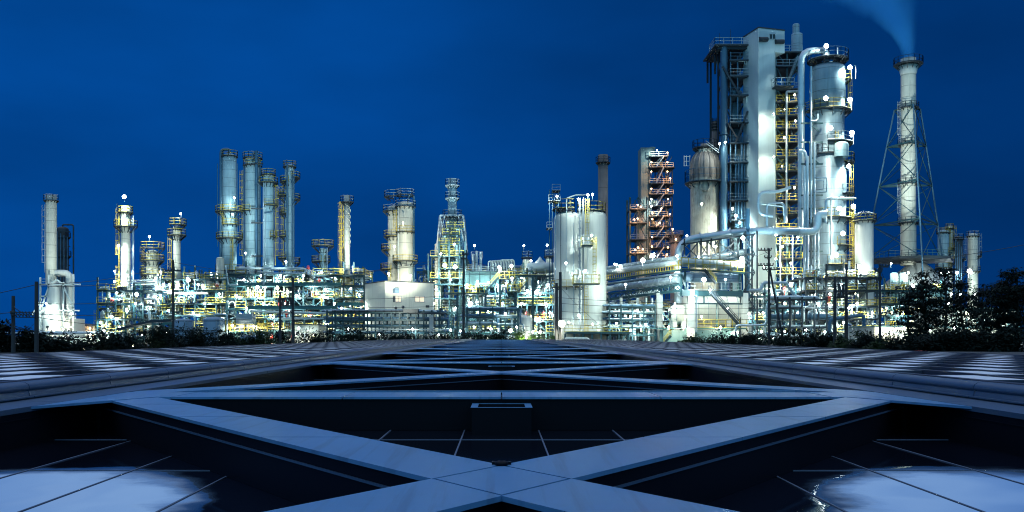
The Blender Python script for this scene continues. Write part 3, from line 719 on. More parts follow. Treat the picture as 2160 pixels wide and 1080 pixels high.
# brown stack behind
Y = 198
t = column('brown_stack', 'weathered brown-grey stack with dark cap behind the right silo', 'stack', 1272, 21, 327, Y, 'brown_stack', plats=[(343, 5)], flat=True, rail='dark_steel')
lamps(t, [(1297, 557, .8)], Y-10, 700)

# --- far tower, warm lit, beyond the pipe bridge
Y = 275
t = thing('distant_tower', 'distant concrete shaft with warm orange-lit stair frame beyond the pipe bridge', 'tower', (X(1385, Y), Y, G))
m = MB(); m.bb((X(1352, Y), Y, G), (X(1372, Y), Y+6, Z(311, Y))); m.bb((X(1372, Y), Y+.5, Z(328, Y)), (X(1383, Y), Y+6, Z(309, Y))); m.build('shaft', 'concrete_dark', t)
fr = MB()
for px in (1369, 1390, 1404, 1418):
    for dy in (0, 7): fr.bar(P(px, 720, Y)+Vector((0, dy, 0)), P(px, 352 if px > 1404 else 330, Y)+Vector((0, dy, 0)), .3)
lv = [330, 353, 387, 410, 434, 456, 478, 500, 522, 545]
for i, py in enumerate(lv):
    xe = 1408 if i == 0 else 1412+(i*37 % 13)
    d = MB(); d.bb((X(1369, Y), Y-1, Z(py, Y)-.3), (X(xe, Y), Y+7, Z(py, Y))); dk = d.build('deck', 'dark_steel', t)
    q = MB(); rail_line(q, [(X(1369, Y), Y-1, Z(py, Y)), (X(xe-4*(i % 3), Y), Y-1, Z(py, Y))], 1.3, .07, 2.5); q.build('railing', 'old_cream', dk)
stairs = MB()
for a, b in zip(lv, lv[1:]):
    stairs.bar(P(1384, b, Y-1.4), P(1400, a, Y-1.4), .9, .3)
stairs.build('stair', 'galv', t)
for a, b in zip(lv, lv[1:]):
    fr.bar(P(1376, b, Y-.5), P(1396, a, Y-.5), .35); fr.bar(P(1404, b, Y-.4), P(1418, a, Y-.4), .2); fr.bar(P(1390, a, Y), P(1404, b, Y), .2)
fr.build('frame', 'dark_steel', t)
rn = random.Random(3)
for i in range(16):
    px = rn.choice([1374, 1380, 1398, 1410]); py = lv[1+i % 9]; w_ = rn.uniform(5, 9)
    MB().lathe(dome(S(w_/2, Y), Z(py, Y), Z(py-rn.uniform(12, 20), Y)), (X(px, Y), Y+2.5, 0), 12).build('vessel', 'old_cream' if i % 3 else 'cream_smooth', t)
lamps(t, [(1386, 317, 2.4, WHITE), (1374, 420, 2.0, WHITE), (1374, 435, 1.6, WHITE), (1380, 535, 1.8, WHITE)]+[(a, b, .7) for a, b in ((1374, 342), (1374, 362), (1374, 398), (1376, 450), (1376, 462), (1376, 500), (1375, 520), (1408, 322), (1408, 342), (1408, 362), (1414, 376), (1409, 400), (1409, 420), (1413, 452), (1419, 484), (1419, 502), (1409, 522), (1407, 537), (1392, 470), (1395, 440))], Y-2.5, 330, ORANGE, .30, 2)
Y = 268
t = thing('distant_scaffold', 'lower warm-lit steel frame around a column, beside the distant concrete shaft', 'tower', (X(1346, Y), Y, G))
fr = MB()
for px in (1328, 1330, 1346, 1364):
    for dy in (0, 6): fr.bar(P(px, 720, Y)+Vector((0, dy, 0)), P(px, 416, Y)+Vector((0, dy, 0)), .3)
lv = [416, 441, 470, 505, 534]
for a, b in zip(lv, lv[1:]): fr.bar(P(1330, b, Y), P(1346, a, Y), .2); fr.bar(P(1346, a, Y), P(1364, b, Y), .2)
fr.build('frame', 'teal_steel', t)
for py in lv[1:]:
    d = MB(); d.bb((X(1329, Y), Y-1, Z(py, Y)-.3), (X(1365, Y), Y+6, Z(py, Y))); dk = d.build('deck', 'dark_steel', t)
    q = MB(); rail_line(q, [(X(1329, Y), Y-1, Z(py, Y)), (X(1365, Y), Y-1, Z(py, Y))], 1.3, .06, 2.5); q.build('railing', 'galv', dk)
MB().lathe(dome(S(8.5, Y), G, Z(432, Y)), (X(1354, Y), Y+3, 0), 18).build('vessel', 'old_cream', t)
lamps(t, [(a, b, .8) for a, b in ((1345, 432), (1352, 436), (1345, 461), (1338, 463), (1346, 522), (1340, 527), (1356, 526))], Y-3, 330, ORANGE, .30, 2)
Y = 262
t = column('ringed_vessel', 'dark low vessel with a warm-lit ring beside the distant shaft', 'vessel', 1425, 22, 494, Y, 'old_dome', plats=[(496, 6), (512, 3)], rail='old_cream')
lamps(t, [(1419, 483, .8), (1426, 505, .8), (1432, 520, .6)], Y-6, 600, ORANGE, .30, 2)

# --- domed, stained vessel
Y = 192
t = thing('domed_vessel', 'big stained cream vessel with a brown ribbed dome and ring walkway', 'vessel', (X(1487, Y), Y, G))
x = X(1487, Y); r = S(30, Y)
MB().lathe([(r, G), (r, Z(378, Y))], (x, Y, 0), 36).build('shell', 'old_cream', t)
dp = [(r*1.0, Z(378, Y)), (r*1.0, Z(352, Y))]+[(r*math.cos(R(a))*1.0+.0, Z(352, Y)+S(36, Y)*math.sin(R(a))) for a in range(8, 75, 8)]+[(r*.30, Z(316, Y)), (r*.30, Z(304, Y)), (.01, Z(304, Y))]
MB().lathe(dp, (x, Y, 0), 36).build('dome', 'old_dome', t)
rb = MB()
for k in range(16):
    a = R(k*22.5+8); pts = [(x+math.cos(a)*(q[0]+.06), Y+math.sin(a)*(q[0]+.06), q[1]) for q in dp[:-3]]
    rb.tube(pts, .14, 4)
rb.build('rib', 'old_dome', t)
ring_platform(t, (x, Y), Z(386, Y), r, r+S(12, Y), rail='blue_pipe', deck='dark_steel', h=2.6)
ring_platform(t, (x, Y), Z(313, Y), r*.3, r*.3+S(17, Y), rail='dark_steel', h=1.6)
for k in range(10):
    a = R(200+k*16); MB().tube([(x+math.cos(a)*r*.55, Y+math.sin(a)*r*.55, Z(330, Y)), (x+math.cos(a)*r*.42, Y+math.sin(a)*r*.42, Z(316, Y))], .35, 8).build('nozzle', 'cream_smooth', t)
m = MB(); m.lathe([(.9, 0), (1.1, 0), (1.1, -.3), (.9, -.3)], (X(1480, Y), Y-r-.02, Z(398, Y)), 16, 'y'); m.build('manway', 'old_cream', t)
fr = MB()
for px in (1443, 1448, 1455): fr.bar(P(px, 350, Y), P(px, 328, Y), .14)
for py in (330, 340, 350): fr.bar(P(1442, py, Y), P(1456, py, Y), .12)
fr.bar(P(1455, 352, Y), P(1455, 395, Y), .14)
fr.build('side_balcony', 'galv', t)
m = MB(); m.bar(P(1489, 302, Y-3), P(1516, 322, Y-3), .15); m.bar(P(1489, 297, Y-3), P(1516, 317, Y-3), .1); m.build('railing', 'galv', t)
lamps(t, [(1449, 497, .6), (1470, 500, 1.6, WARM), (1500, 498, 1.3, WARM), (1480, 430, .5, WARM)], Y-8, 1000, WHITE, .25, .8)
Y = 200
t = column('dark_stack', 'short dark banded stack wedged between the domed vessel and the dark pipe tower', 'stack', 1508, 13, 257, Y, 'old_dome', plats=[(262, 1.5), (268, 1.5), (274, 1.5)], flat=True, rail='dark_steel')

# --- dark tower with big pipe
Y = 190
t = thing('dark_tower', 'dark unlit steel tower with thick blue standpipe, left of the pale slab tower', 'tower', (X(1542, Y), Y, G))
pipe(t, [(1527, 720), (1527, 98)], Y-1, 7.5, 'blue_pipe', n=18)
fr = MB()
for px in (1513, 1520, 1548, 1576):
    for dy in (2, 9): fr.bar(P(px, 720 if px > 1515 else 150, Y)+Vector((0, dy, 0)), P(px, 100, Y)+Vector((0, dy, 0)), .4)
lv = [100, 132, 165, 205, 262, 305, 345, 385, 425, 465]
for i, (a, b) in enumerate(zip(lv, lv[1:])):
    fr.bar(P(1548, b, Y+1.6), P(1576, a, Y+1.6), .26)
    if i < 5: fr.bar(P(1520, a, Y+1.6), P(1548, b, Y+1.6), .26)
fr.bar(P(1512, 130, Y-.2), P(1520, 160, Y-.2), .3); fr.bar(P(1524, 140, Y-2), P(1560, 200, Y-2), .4); fr.bar(P(1552, 300, Y-2), P(1577, 235, Y-2), .4); fr.bar(P(1535, 260, Y-2), P(1560, 300, Y-2), .3)
fr.build('frame', 'dark_steel', t)
for i, py in enumerate(lv):
    a = 1503 if i == 0 else 1534; h_ = 12 if i else 5
    d = MB(); d.bb((X(a, Y), Y-2.2, Z(py, Y)-.3), (X(1577, Y), Y+9, Z(py, Y)))
    if i == 0: d.bb((X(1510, Y), Y-1.5, Z(108, Y)), (X(1577, Y), Y+8, Z(100, Y)-.31)); d.bb((X(1526, Y), Y+1, Z(99.5, Y)), (X(1570, Y), Y+6, Z(90, Y)))
    dk = d.build('deck', 'dark_steel', t)
    q = MB(); rail_line(q, [(X(a, Y), Y+3, Z(py, Y)), (X(a, Y), Y-2.1, Z(py, Y)), (X(1577, Y), Y-2.1, Z(py, Y))], 1.4, .05, 1.8); q.build('railing', 'blue_pipe' if i % 2 else 'galv', dk)
MB().lathe(dome(S(13, Y), G, Z(178, Y)), (X(1562, Y), Y+4, 0), 22).build('vessel', 'grey_shell', t)
for px, a, b, r_ in ((1552, 290, 480, 2), (1558, 330, 480, 2.4), (1565, 290, 480, 3), (1571, 300, 480, 1.6), (1556, 120, 250, 1.6), (1541, 110, 470, 1.6)): pipe(t, [(px, b), (px, a)], Y-1.5, r_, 'blue_pipe')
for px, b in ((1518, 70), (1541, 62)): pipe(t, [(px, 100), (px, b)], Y, .5, 'dark_steel')
rn = random.Random(9)
for i in range(22):
    py = rn.choice(lv[1:])-rn.uniform(2, 10); px = rn.uniform(1540, 1572); l_ = rn.uniform(6, 18)
    pipe(t, [(px, py), (min(px+l_, 1577), py), (min(px+l_, 1577), py+rn.uniform(6, 20))], Y-1.8+rn.uniform(0, 2), rn.uniform(.8, 1.8), rn.choice(['steel_pipe', 'blue_pipe', 'white_pipe']))
lamps(t, [(1518, 303, .35), (1530, 300, .35), (1552, 455, 1.8), (1560, 470, 1.4), (1545, 440, .8)], Y-4, 800, WHITE, .25)

# --- pale slab tower
Yc = 184
A, B_, C_ = P(1600, 59, Yc), P(1577, 67, 186.6), P(1655, 65, 185.8)
E_ = Vector((X(1635, 185.2), 185.2, 0))
t = thing('slab_tower', 'tall pale rectangular shaft tower with a small window under its flat top', 'tower', (A.x, A.y, G))
ux, uy = C_.x-A.x, C_.y-A.y; bx, by = B_.x-A.x, B_.y-A.y
bx, by = bx*1.0, by*1.0+3.4
L_ = math.hypot(ux, uy); s35 = (E_.x-A.x)/ux
foot = [(A.x, A.y), (A.x+ux*s35, A.y+uy*s35), (A.x+ux*s35+bx, A.y+uy*s35+by), (A.x+bx, A.y+by)]
MB().prism(foot, G, A.z).build('wall', 'slab_white', t)
pent = [(A.x+ux*(s35+.003), A.y+uy*(s35+.003)), (C_.x, C_.y), (C_.x+bx, C_.y+by), (A.x+ux*(s35+.003)+bx, A.y+uy*(s35+.003)+by)]
MB().prism(pent, Z(106, Yc), A.z-.01).build('penthouse', 'slab_white', t)
fx = [(A.x, A.y), (C_.x, C_.y), (C_.x+bx, C_.y+by), (A.x+bx, A.y+by)]; c0 = (sum(p[0] for p in fx)/4, sum(p[1] for p in fx)/4)
MB().prism([(c0[0]+(a-c0[0])*1.03, c0[1]+(b-c0[1])*1.03) for a, b in fx], A.z+.002, A.z+.25).build('roof', 'dark_steel', t)
def fp2(px, py, o):
    a = (px-CX)/F; s = (a*A.y-A.x)/(ux-a*uy); yy = A.y+uy*s
    return Vector((A.x+ux*s, yy-o, Z(py, yy)))
w = MB(); w.bar(fp2(1623, 77.5, .05), fp2(1635, 77.5, .05), .1, 1.1); wi = w.build('window', 'dark_glass', t)
w = MB()
for px in (1622.5, 1629, 1635.5): w.bar(fp2(px, 71.8, .12), fp2(px, 83.2, .12), .12)
for py in (72, 83): w.bar(fp2(1622, py, .12), fp2(1636, py, .12), .12)
w.build('frame', 'galv', wi)
for pa, pb, py in ((1601, 1618, 84), (1635, 1652, 89)):
    w = MB(); w.tube([fp2(pa, py, .3), fp2(pb, py, .3)], .5, 8); w.build('hood', 'dark_steel', t)
w = MB(); w.tube([fp2(1600.2, 700, .02), fp2(1600.2, 60, .02)], .12, 6); w.tube([fp2(1634.6, 700, .06), fp2(1634.6, 108, .06)], .09, 5); w.build('corner_trim', 'white_pipe', t)
dk = MB(); dk.bb((fp2(1628, 0, 0).x, A.y-1.4, Z(184, Yc)-.2), (fp2(1664, 0, 0).x, A.y+1.0, Z(184, Yc))); d = dk.build('balcony', 'dark_steel', t)
q = MB(); rail_line(q, [fp2(1628, 184, 0), (fp2(1628, 0, 0).x, A.y-1.3, Z(184, Yc)), (fp2(1664, 0, 0).x, A.y-1.3, Z(184, Yc))], 1.6, .06); q.build('railing', 'galv', d)
lamps(t, [(1590, 480, 1.4, WARM), (1625, 610, 1.6, WARM), (1612, 560, 1.2, WARM)], 176, 1200, WARM, .16, .6)
lamps(t, [(1632, 240, .9, WARM), (1632, 330, .8, WARM)], 181.5, 900, WARM, .12, .4)

# --- lattice tower with stairs
Y = 189
t = thing('stair_tower', 'open steel lattice tower of yellow-railed decks between the pale slab tower and the great column', 'tower', (X(1664, Y), Y, G))
fr = MB(); lv = [110, 140, 188, 215, 243, 270, 300, 330, 360, 392, 422, 452, 485, 515, 545, 578, 612, 645, 690]
for px in (1637, 1660, 1690):
    for dy in (0, 8): fr.bar(P(px, 720, Y)+Vector((0, dy, 0)), P(px, 108, Y)+Vector((0, dy, 0)), .36)
for i, (a, b) in enumerate(zip(lv, lv[1:])):
    fr.bar(P(1637, a, Y), P(1660, b, Y), .22)
    fr.bar(P(1660, b, Y), P(1690, a, Y), .22)
fr.bar(P(1664, 130, Y), P(1690, 160, Y), .2)
fr.build('frame', 'teal_steel', t)
for i, py in enumerate(lv[:-1]):
    d = MB(); d.bb((X(1636, Y), Y-.6, Z(py, Y)-.28), (X(1691, Y), Y+8, Z(py, Y))); dk = d.build('deck', 'dark_steel', t)
    q = MB(); rail_line(q, [(X(1636, Y), Y-.55, Z(py, Y)), (X(1691, Y), Y-.55, Z(py, Y))], 1.3, .055, 1.4); q.build('railing', 'yellow' if i > 2 else 'galv', dk)
for i, (a, b) in enumerate(zip(lv[2:-2], lv[3:])):
    if i % 2: stair(t, P(1640, b, Y+1.2), P(1660, a, Y+1.2), .9, 'yellow')
    else: stair(t, P(1660, b, Y+2.4), P(1640, a, Y+2.4), .9, 'yellow')
stair(t, P(1664, 176, Y-1.5), P(1683, 128, Y-1.5), .9, 'galv')
rn = random.Random(21)
for i in range(26):
    py = rn.choice(lv[3:-1])-rn.uniform(3, 11); px = rn.uniform(1640, 1678); r_ = rn.uniform(.8, 2.0)
    pipe(t, [(px, py), (px+rn.uniform(8, 15), py), (px+16, py+rn.uniform(8, 26))], Y+rn.uniform(.5, 5), r_, rn.choice(['steel_pipe', 'white_pipe', 'blue_pipe', 'teal_pipe']))
for px, a, b, r_ in ((1659, 196, 470, 2.4), (1646, 500, 700, 1.8), (1672, 480, 690, 1.5)): pipe(t, [(px, b), (px, a)], Y-1.2, r_, 'steel_pipe')
pipe(t, [(1659, 200), (1659, 193), (1690, 193)], Y-1.2, 2.4, 'steel_pipe')
lamps(t, [(1636, 494, 1.8), (1683, 500, 1.4), (1636, 546, 1.4), (1668, 600, 2.4), (1655, 460, 1.0, WARM), (1676, 395, .6, WARM), (1655, 290, .25, WARM), (1678, 255, .25, WARM), (1650, 520, 1, WARM), (1668, 555, 1.2, WARM), (1683, 585, .9), (1676, 200, .35, WARM)], Y-2.4, 800)
lamps(t, [(1650, 350, .8, WARM), (1672, 310, .8, WARM), (1650, 425, 1, WARM), (1650, 565, 1.2, WARM), (1655, 230, .5, WARM)], Y+5, 420, WARM, .14, .5)
Y = 193
t = column('top_vessel', 'grey vent vessel with a stepped neck at the top of the lattice tower', 'vessel', 1681, 23, 70, Y, 'grey_shell', bot=150, k=.3)
MB().lathe(dome(S(7, Y), Z(78, Y), Z(50, Y), .4), (X(1679, Y), Y, 0), 18).build('neck', 'grey_shell', t)
fr = MB(); fr.bar(P(1668, 150, Y), P(1668, 135, Y), .3); fr.bar(P(1694, 150, Y), P(1694, 135, Y), .3); fr.bar(P(1666, 149, Y), P(1696, 149, Y), .3); fr.build('saddle', 'dark_steel', t)

# --- the great column (reactor)
Y = 180
t = thing('great_column', 'huge banded reactor column with side floodlights, tallest round vessel of the plant', 'column', (X(1746, Y), Y, G))
x = X(1746, Y)
MB().lathe([(S(37, Y), G), (S(37, Y), Z(300, Y)), (S(33, Y), Z(298, Y)), (S(33, Y), Z(240, Y)), (S(36, Y), Z(236, Y)), (S(36, Y), Z(148, Y))]+[(S(36, Y)*math.cos(R(a)), Z(148, Y)+S(14, Y)*math.sin(R(a))) for a in range(12, 90, 12)]+[(.01, Z(134, Y))], (x, Y, 0), 44).build('shell', 'silver', t)
for py, rr, ov, a0, a1, rl in ((128, 12, 30, 0, 360, 'galv'), (236, 35, 14, -190, 60, 'yellow'), (304, 33, 18, -110, 60, 'galv'), (345, 37, 16, -50, 50, 'yellow'), (172, 36, 10, -40, 40, 'yellow'), (328, 37, 5, -140, -60, 'dark_steel'), (462, 37, 14, -200, 40, 'yellow'), (412, 37, 16, -60, 40, 'galv'), (520, 37, 14, -80, 40, 'yellow'), (560, 37, 18, -110, 50, 'yellow')):
    ring_platform(t, (x, Y), Z(py, Y), S(rr, Y)*1.005, S(rr+ov, Y), a0, a1, rl, h=1.7)
ladder(t, x+S(39, Y), Y-1, Z(236, Y), Z(165, Y), ang=-10); ladder(t, x+S(40, Y), Y-1.5, Z(520, Y), Z(350, Y), ang=-20); ladder(t, x+S(4, Y), Y-S(38, Y)-.2, Z(328, Y), Z(285, Y), ang=-90, cage=False)
pipe(t, [(1743, 130), (1743, 107), (1690, 107), (1690, 500)], Y-1.0, 7.0, 'steel_pipe', bend=3.4, n=16)
pipe(t, [(1742, 470), (1742, 418), (1800, 418)], Y-6.5, 3.0, 'steel_pipe'); pipe(t, [(1753, 545), (1753, 418), (1806, 418)], Y-6.8, 1.6, 'white_pipe')
for px, a, b, r_ in ((1711, 140, 560, 2.2), (1703, 330, 640, 3.4), (1718, 300, 640, 2.4), (1726, 470, 640, 2.4), (1697, 350, 620, 2.6), (1711, 470, 640, 2.2)): pipe(t, [(px, b), (px, a)], Y-4.5, r_, 'steel_pipe', n=10)
pipe(t, [(1703, 340), (1697, 318), (1685, 318)], Y-4.5, 3.4, 'steel_pipe'); pipe(t, [(1711, 255), (1725, 255), (1725, 240)], Y-4.6, 2.2, 'steel_pipe')
pipe(t, [(1718, 375), (1744, 375), (1744, 405), (1716, 405)], Y-5, 1.0, 'blue_pipe'); pipe(t, [(1722, 381), (1738, 381), (1738, 399), (1720, 399)], Y-5, .8, 'blue_pipe')
fr = MB()
for py in (260, 300, 346, 412, 440, 530, 560): fr.bar(P(1690, py, Y-4), P(1735, py, Y-3.4), .3)
for py in (262, 330, 540): fr.bar(P(1710, py, Y-4.4), P(1728, py+16, Y-4.4), .22)
fr.build('bracket', 'teal_steel', t)
MB().lathe(dome(S(14, Y), Z(340, Y), Z(308, Y)), (X(1758, Y), Y-4.2, 0), 18).build('drum', 'grey_shell', t)
arm = MB()
for px, py in ((1793, 142), (1793, 210), (1797, 280), (1790, 350), (1800, 435), (1802, 142)): arm.tube([P(px+3, py+24, Y-3), P(px+3, py-4, Y-3), P(px, py-4, Y-3)], .07, 5)
arm.tube([P(1767, 130, Y), P(1767, 100, Y)], .14, 6); arm.build('lamp_arm', 'galv', t)
lamps(t, [(1743, 97, 2.2), (1793, 142, 2.2), (1793, 210, 2.2), (1797, 280, 2.2), (1790, 350, 2.2), (1800, 435, 2.0)], Y-3, 900, WHITE, .34)
lamps(t, [(1742, 207, 2.4), (1752, 270, 2.4), (1778, 372, 1.6), (1778, 492, 2.0), (1770, 440, 2.2), (1764, 538, 2.2), (1750, 620, 1.4, WARM), (1740, 580, 1.2, WARM)], Y-7.0, 620, (.95, 1, .84), .34, .6)

# --- big overhead pipe in front of slab tower
Y = 168
t = thing('overhead_pipe', 'thick grey overhead pipe bending up at the great column, on its slim portal frame', 'pipe', (X(1590, Y), Y, G))
pipe(t, [(1430, 640), (1430, 508), (1588, 486), (1725, 489), (1726, 452), (1742, 452)], Y, 8.0, 'steel_pipe', bend=3.2, n=16)
pipe(t, [(1440, 553), (1580, 530)], Y+1, 6.5, 'steel_pipe', n=14)
pipe(t, [(1655, 470), (1655, 428), (1618, 428), (1618, 484)], Y, 2.4, 'steel_pipe', bend=1.0); pipe(t, [(1668, 395), (1640, 405), (1600, 405), (1600, 452), (1630, 456)], Y, 3.4, 'steel_pipe', bend=1.4)
pipe(t, [(1577, 630), (1577, 440)], Y-.4, 4.6, 'blue_pipe', n=10); pipe(t, [(1653, 455), (1653, 436), (1606, 430)], Y-.6, 1.2, 'white_pipe')
fr = MB()
for px in (1440, 1475, 1496, 1514, 1552, 1568, 1592): 
    for dy in (-1.6, 1.8): fr.bar(P(px, 558 if px < 1560 else 720, Y)+Vector((0, dy, 0)), P(px, 505 if px < 1560 else 490, Y)+Vector((0, dy, 0)), .26)
for a, b in ((1440, 1475), (1475, 1496), (1496, 1514), (1514, 1552)):
    ya, yb = 552-(a-1440)*.16, 552-(b-1440)*.16
    fr.bar(P(a, ya, Y-1.6), P(b, 508, Y-1.6), .18); fr.bar(P(a, 512, Y-1.6), P(b, yb, Y-1.6), .18)
fr.bar(P(1437, 516, Y-1.6), P(1592, 494, Y-1.6), .26); fr.bar(P(1437, 558, Y-1.6), P(1592, 536, Y-1.6), .26)
for a, b in ((492, 536), (536, 575), (575, 615), (615, 650)):
    fr.bar(P(1568, a, Y-1.6), P(1592, b, Y-1.6), .18); fr.bar(P(1592, a, Y-1.6), P(1568, b, Y-1.6), .18); fr.bar(P(1568, b, Y-1.6), P(1592, b, Y-1.6), .24)
fr.build('frame', 'dark_steel', t)
m = MB()
for px in range(1470, 1566, 9): m.lathe([(.9, -.5), (1.0, -.2), (1.0, .2), (.9, .5)], P(px, 550-(px-1470)*.05, Y+2.5), 12, 'x')
m.build('flange', 'steel_pipe', t)
lamps(t, [(1567, 502, 2.0), (1565, 545, 2.0), (1474, 542, 1.4), (1428, 540, 1.3), (1510, 520, 1.0, WARM)], Y-3.2, 800)

# --- white capped silo right of the great column
Y = 172
t = column('white_silo', 'slim white silo with a railed flat cap, just right of the great column', 'silo', 1823, 37, 462, Y, 'cream_smooth', plats=[(466, 6)], k=.25, lad=[(180, 466, 600)], n=32)
m = MB()
for k in range(12):
    a = R(k*30); r_ = S(20, Y); m.tube([(X(1823, Y)+math.cos(a)*r_, Y+math.sin(a)*r_, Z(452, Y)), (X(1823, Y)+math.cos(a)*r_*.4, Y+math.sin(a)*r_*.4, Z(447, Y))], .08, 4)
m.build('cap_frame', 'galv', t)
ring_platform(t, (X(1823, Y), Y), Z(600, Y), S(19, Y), S(26, Y), 180, 300, 'yellow'); ring_platform(t, (X(1823, Y), Y), Z(722, Y), S(19, Y), S(34, Y), 230, 320, 'yellow')
lamps(t, [(1811, 562, 2.0), (1808, 697, 2.2, WARM), (1821, 690, 1.0), (1806, 620, .8, WARM)], Y-4.5, 800)

# --- tall stack in derrick
Y = 208
t = thing('tall_stack', 'tall pale stack inside a splayed dark derrick, smoking, on the right', 'stack', (X(1916, Y), Y, G))
x = X(1916, Y); r = S(15, Y)
MB().lathe([(r*1.05, Z(560, Y)), (r, Z(400, Y)), (r, Z(148, Y)), (r, Z(124, Y)), (r*.86, Z(124, Y)), (r*.86, Z(132, Y)), (.01, Z(132, Y))], (x, Y, 0), 28).build('stack', 'cream', t)
MB().lathe([(r*1.03, Z(158, Y)), (S(20, Y), Z(140, Y)), (S(19, Y), Z(140, Y)), (r*1.02, Z(150, Y))], (x, Y, 0), 28).build('collar', 'cream_smooth', t)
ring_platform(t, (x, Y), Z(136, Y), r, S(29, Y), rail='dark_steel', h=1.5)
ring_platform(t, (x, Y), Z(228, Y), r, S(21, Y), rail='dark_steel')
ladder(t, X(1896, Y), Y-.5, Z(305, Y), Z(215, Y), ang=200, material='galv'); ladder(t, X(1896, Y), Y-.5, Z(470, Y), Z(390, Y), ang=200, material='galv')
lv = [(228, 30), (305, 46), (388, 62), (470, 78), (549, 92)]
def dp_(ang, py, rad): return Vector((x+S(2, Y)+math.cos(R(ang))*S(rad, Y), Y+math.sin(R(ang))*S(rad, Y), Z(py, Y)))
LEG = (-100, 20, 140)
bc = MB(); pf = MB()
for ang in LEG:
    lg = MB(); lg.tube([dp_(ang, py, rad) for py, rad in lv]+[dp_(ang, 728, 112)], .19, 8); lg.build('leg', 'blue_pipe', t)
for i, (py, rad) in enumerate(lv):
    for a, b in zip(LEG, LEG[1:]+LEG[:1]):
        bc.bar(dp_(a, py, rad), dp_(b, py, rad), .24)
        if i:
            p2, r2 = lv[i-1]
            bc.bar(dp_(a, py, rad), dp_(b, p2, r2), .13); bc.bar(dp_(b, py, rad), dp_(a, p2, r2), .13)
        bc.bar(dp_(a, py, rad), (x+math.cos(R(a))*r, Y+math.sin(R(a))*r, Z(py, Y)), .2)
bc.build('brace', 'teal_steel', t)
for py, rad in lv[1:]:
    pts = [dp_(a, py, rad*.98) for a in LEG]
    pf.tube([(*((pts[0]+(pts[1]-pts[0])*0).xy), pts[0].z), tuple(pts[1])], .16, 4)
    ring_platform(t, (x, Y), Z(py, Y), r*1.02, r+S(6, Y), rail='dark_steel')
d = MB(); d.prism([tuple(dp_(a, 549, 92).xy) for a in (-125, -100, -60, 0, 20, 60, 140, 180)], Z(552, Y), Z(547, Y)); dk = d.build('deck', 'dark_steel', t)
q = MB(); ps = [dp_(a, 547, 90) for a in (-180, -140, -100, -60, -20, 20)]; rail_line(q, ps, 1.4); q.build('railing', 'teal_steel', dk)
MB().lathe([(S(66, Y), Z(604, Y)), (S(66, Y), Z(598, Y)), (S(17, Y), Z(556, Y))], (x+2, Y, 0), 12).build('cone_roof', 'galv', t)
MB().lathe([(S(58, Y), G), (S(58, Y), Z(605, Y))], (x+2, Y, 0), 12).build('base', 'tank_green', t)
lamps(t, [(1925, 604, 1.4), (1896, 640, 1.2), (1880, 660, 1.0, WARM), (1940, 640, 1.2, WARM), (1880, 556, .8)], Y-14, 1300)
lamps(t, [(1905, 690, 2, WARM), (1960, 680, 1.6), (1916, 575, .9)], Y-13, 1600, WARM, .2)
for px in (1886, 1906):
    tt = column('feed_tank', 'small upright grey hopper on thin legs under the cone, '+('left' if px < 1890 else 'right')+' of the two', 'tank', px, 16, 575, Y-12, 'grey_shell', bot=596, k=.3)
    m = MB(); xx = X(px, Y-12); zz = Z(596, Y-12)
    m.lathe([(S(8, Y-12), 0), (S(2, Y-12), -2.2)], (xx, Y-12, zz), 16); m.build('cone', 'grey_shell', tt)
    for sx in (-1, 1):
        for sy in (-1, 1): m = MB(); m.bar((xx+sx*.75, Y-12+sy*.75, G), (xx+sx*.75, Y-12+sy*.75, zz+.4), .16); m.build('leg', 'teal_steel', tt)
# columns beyond the trees
Y = 225
for px, w_, top, mt_, lab in ((1990, 22, 485, 'grey_shell', 'grey banded column behind the derrick leg'), (2003, 12, 476, 'cream', 'slim pale column tucked behind the derrick leg'), (2022, 15, 498, 'dark_steel', 'dark piped column between the derrick and the end column'), (2052, 20, 492, 'cream', 'pale end column standing alone above the trees at far right')):
    t = column('end_column', lab, 'column', px, w_, top, Y+(px % 5), mt_, plats=[(top+6, 3), (top+48, 7, -60, 60), (top+80, 5)], rail='galv' if px > 2010 else 'yellow', lad=[(0, top, top+70)])
    if px == 2022:
        for k in range(4): pipe(t, [(2016+4*k, 620), (2016+4*k, 505+5*k)], Y-2.5, 1.2, 'blue_pipe')
    lamps(t, [(px-3, 575, 1.4), (px+4, 620, 1.2)], Y-7, 1100, WHITE, .3)

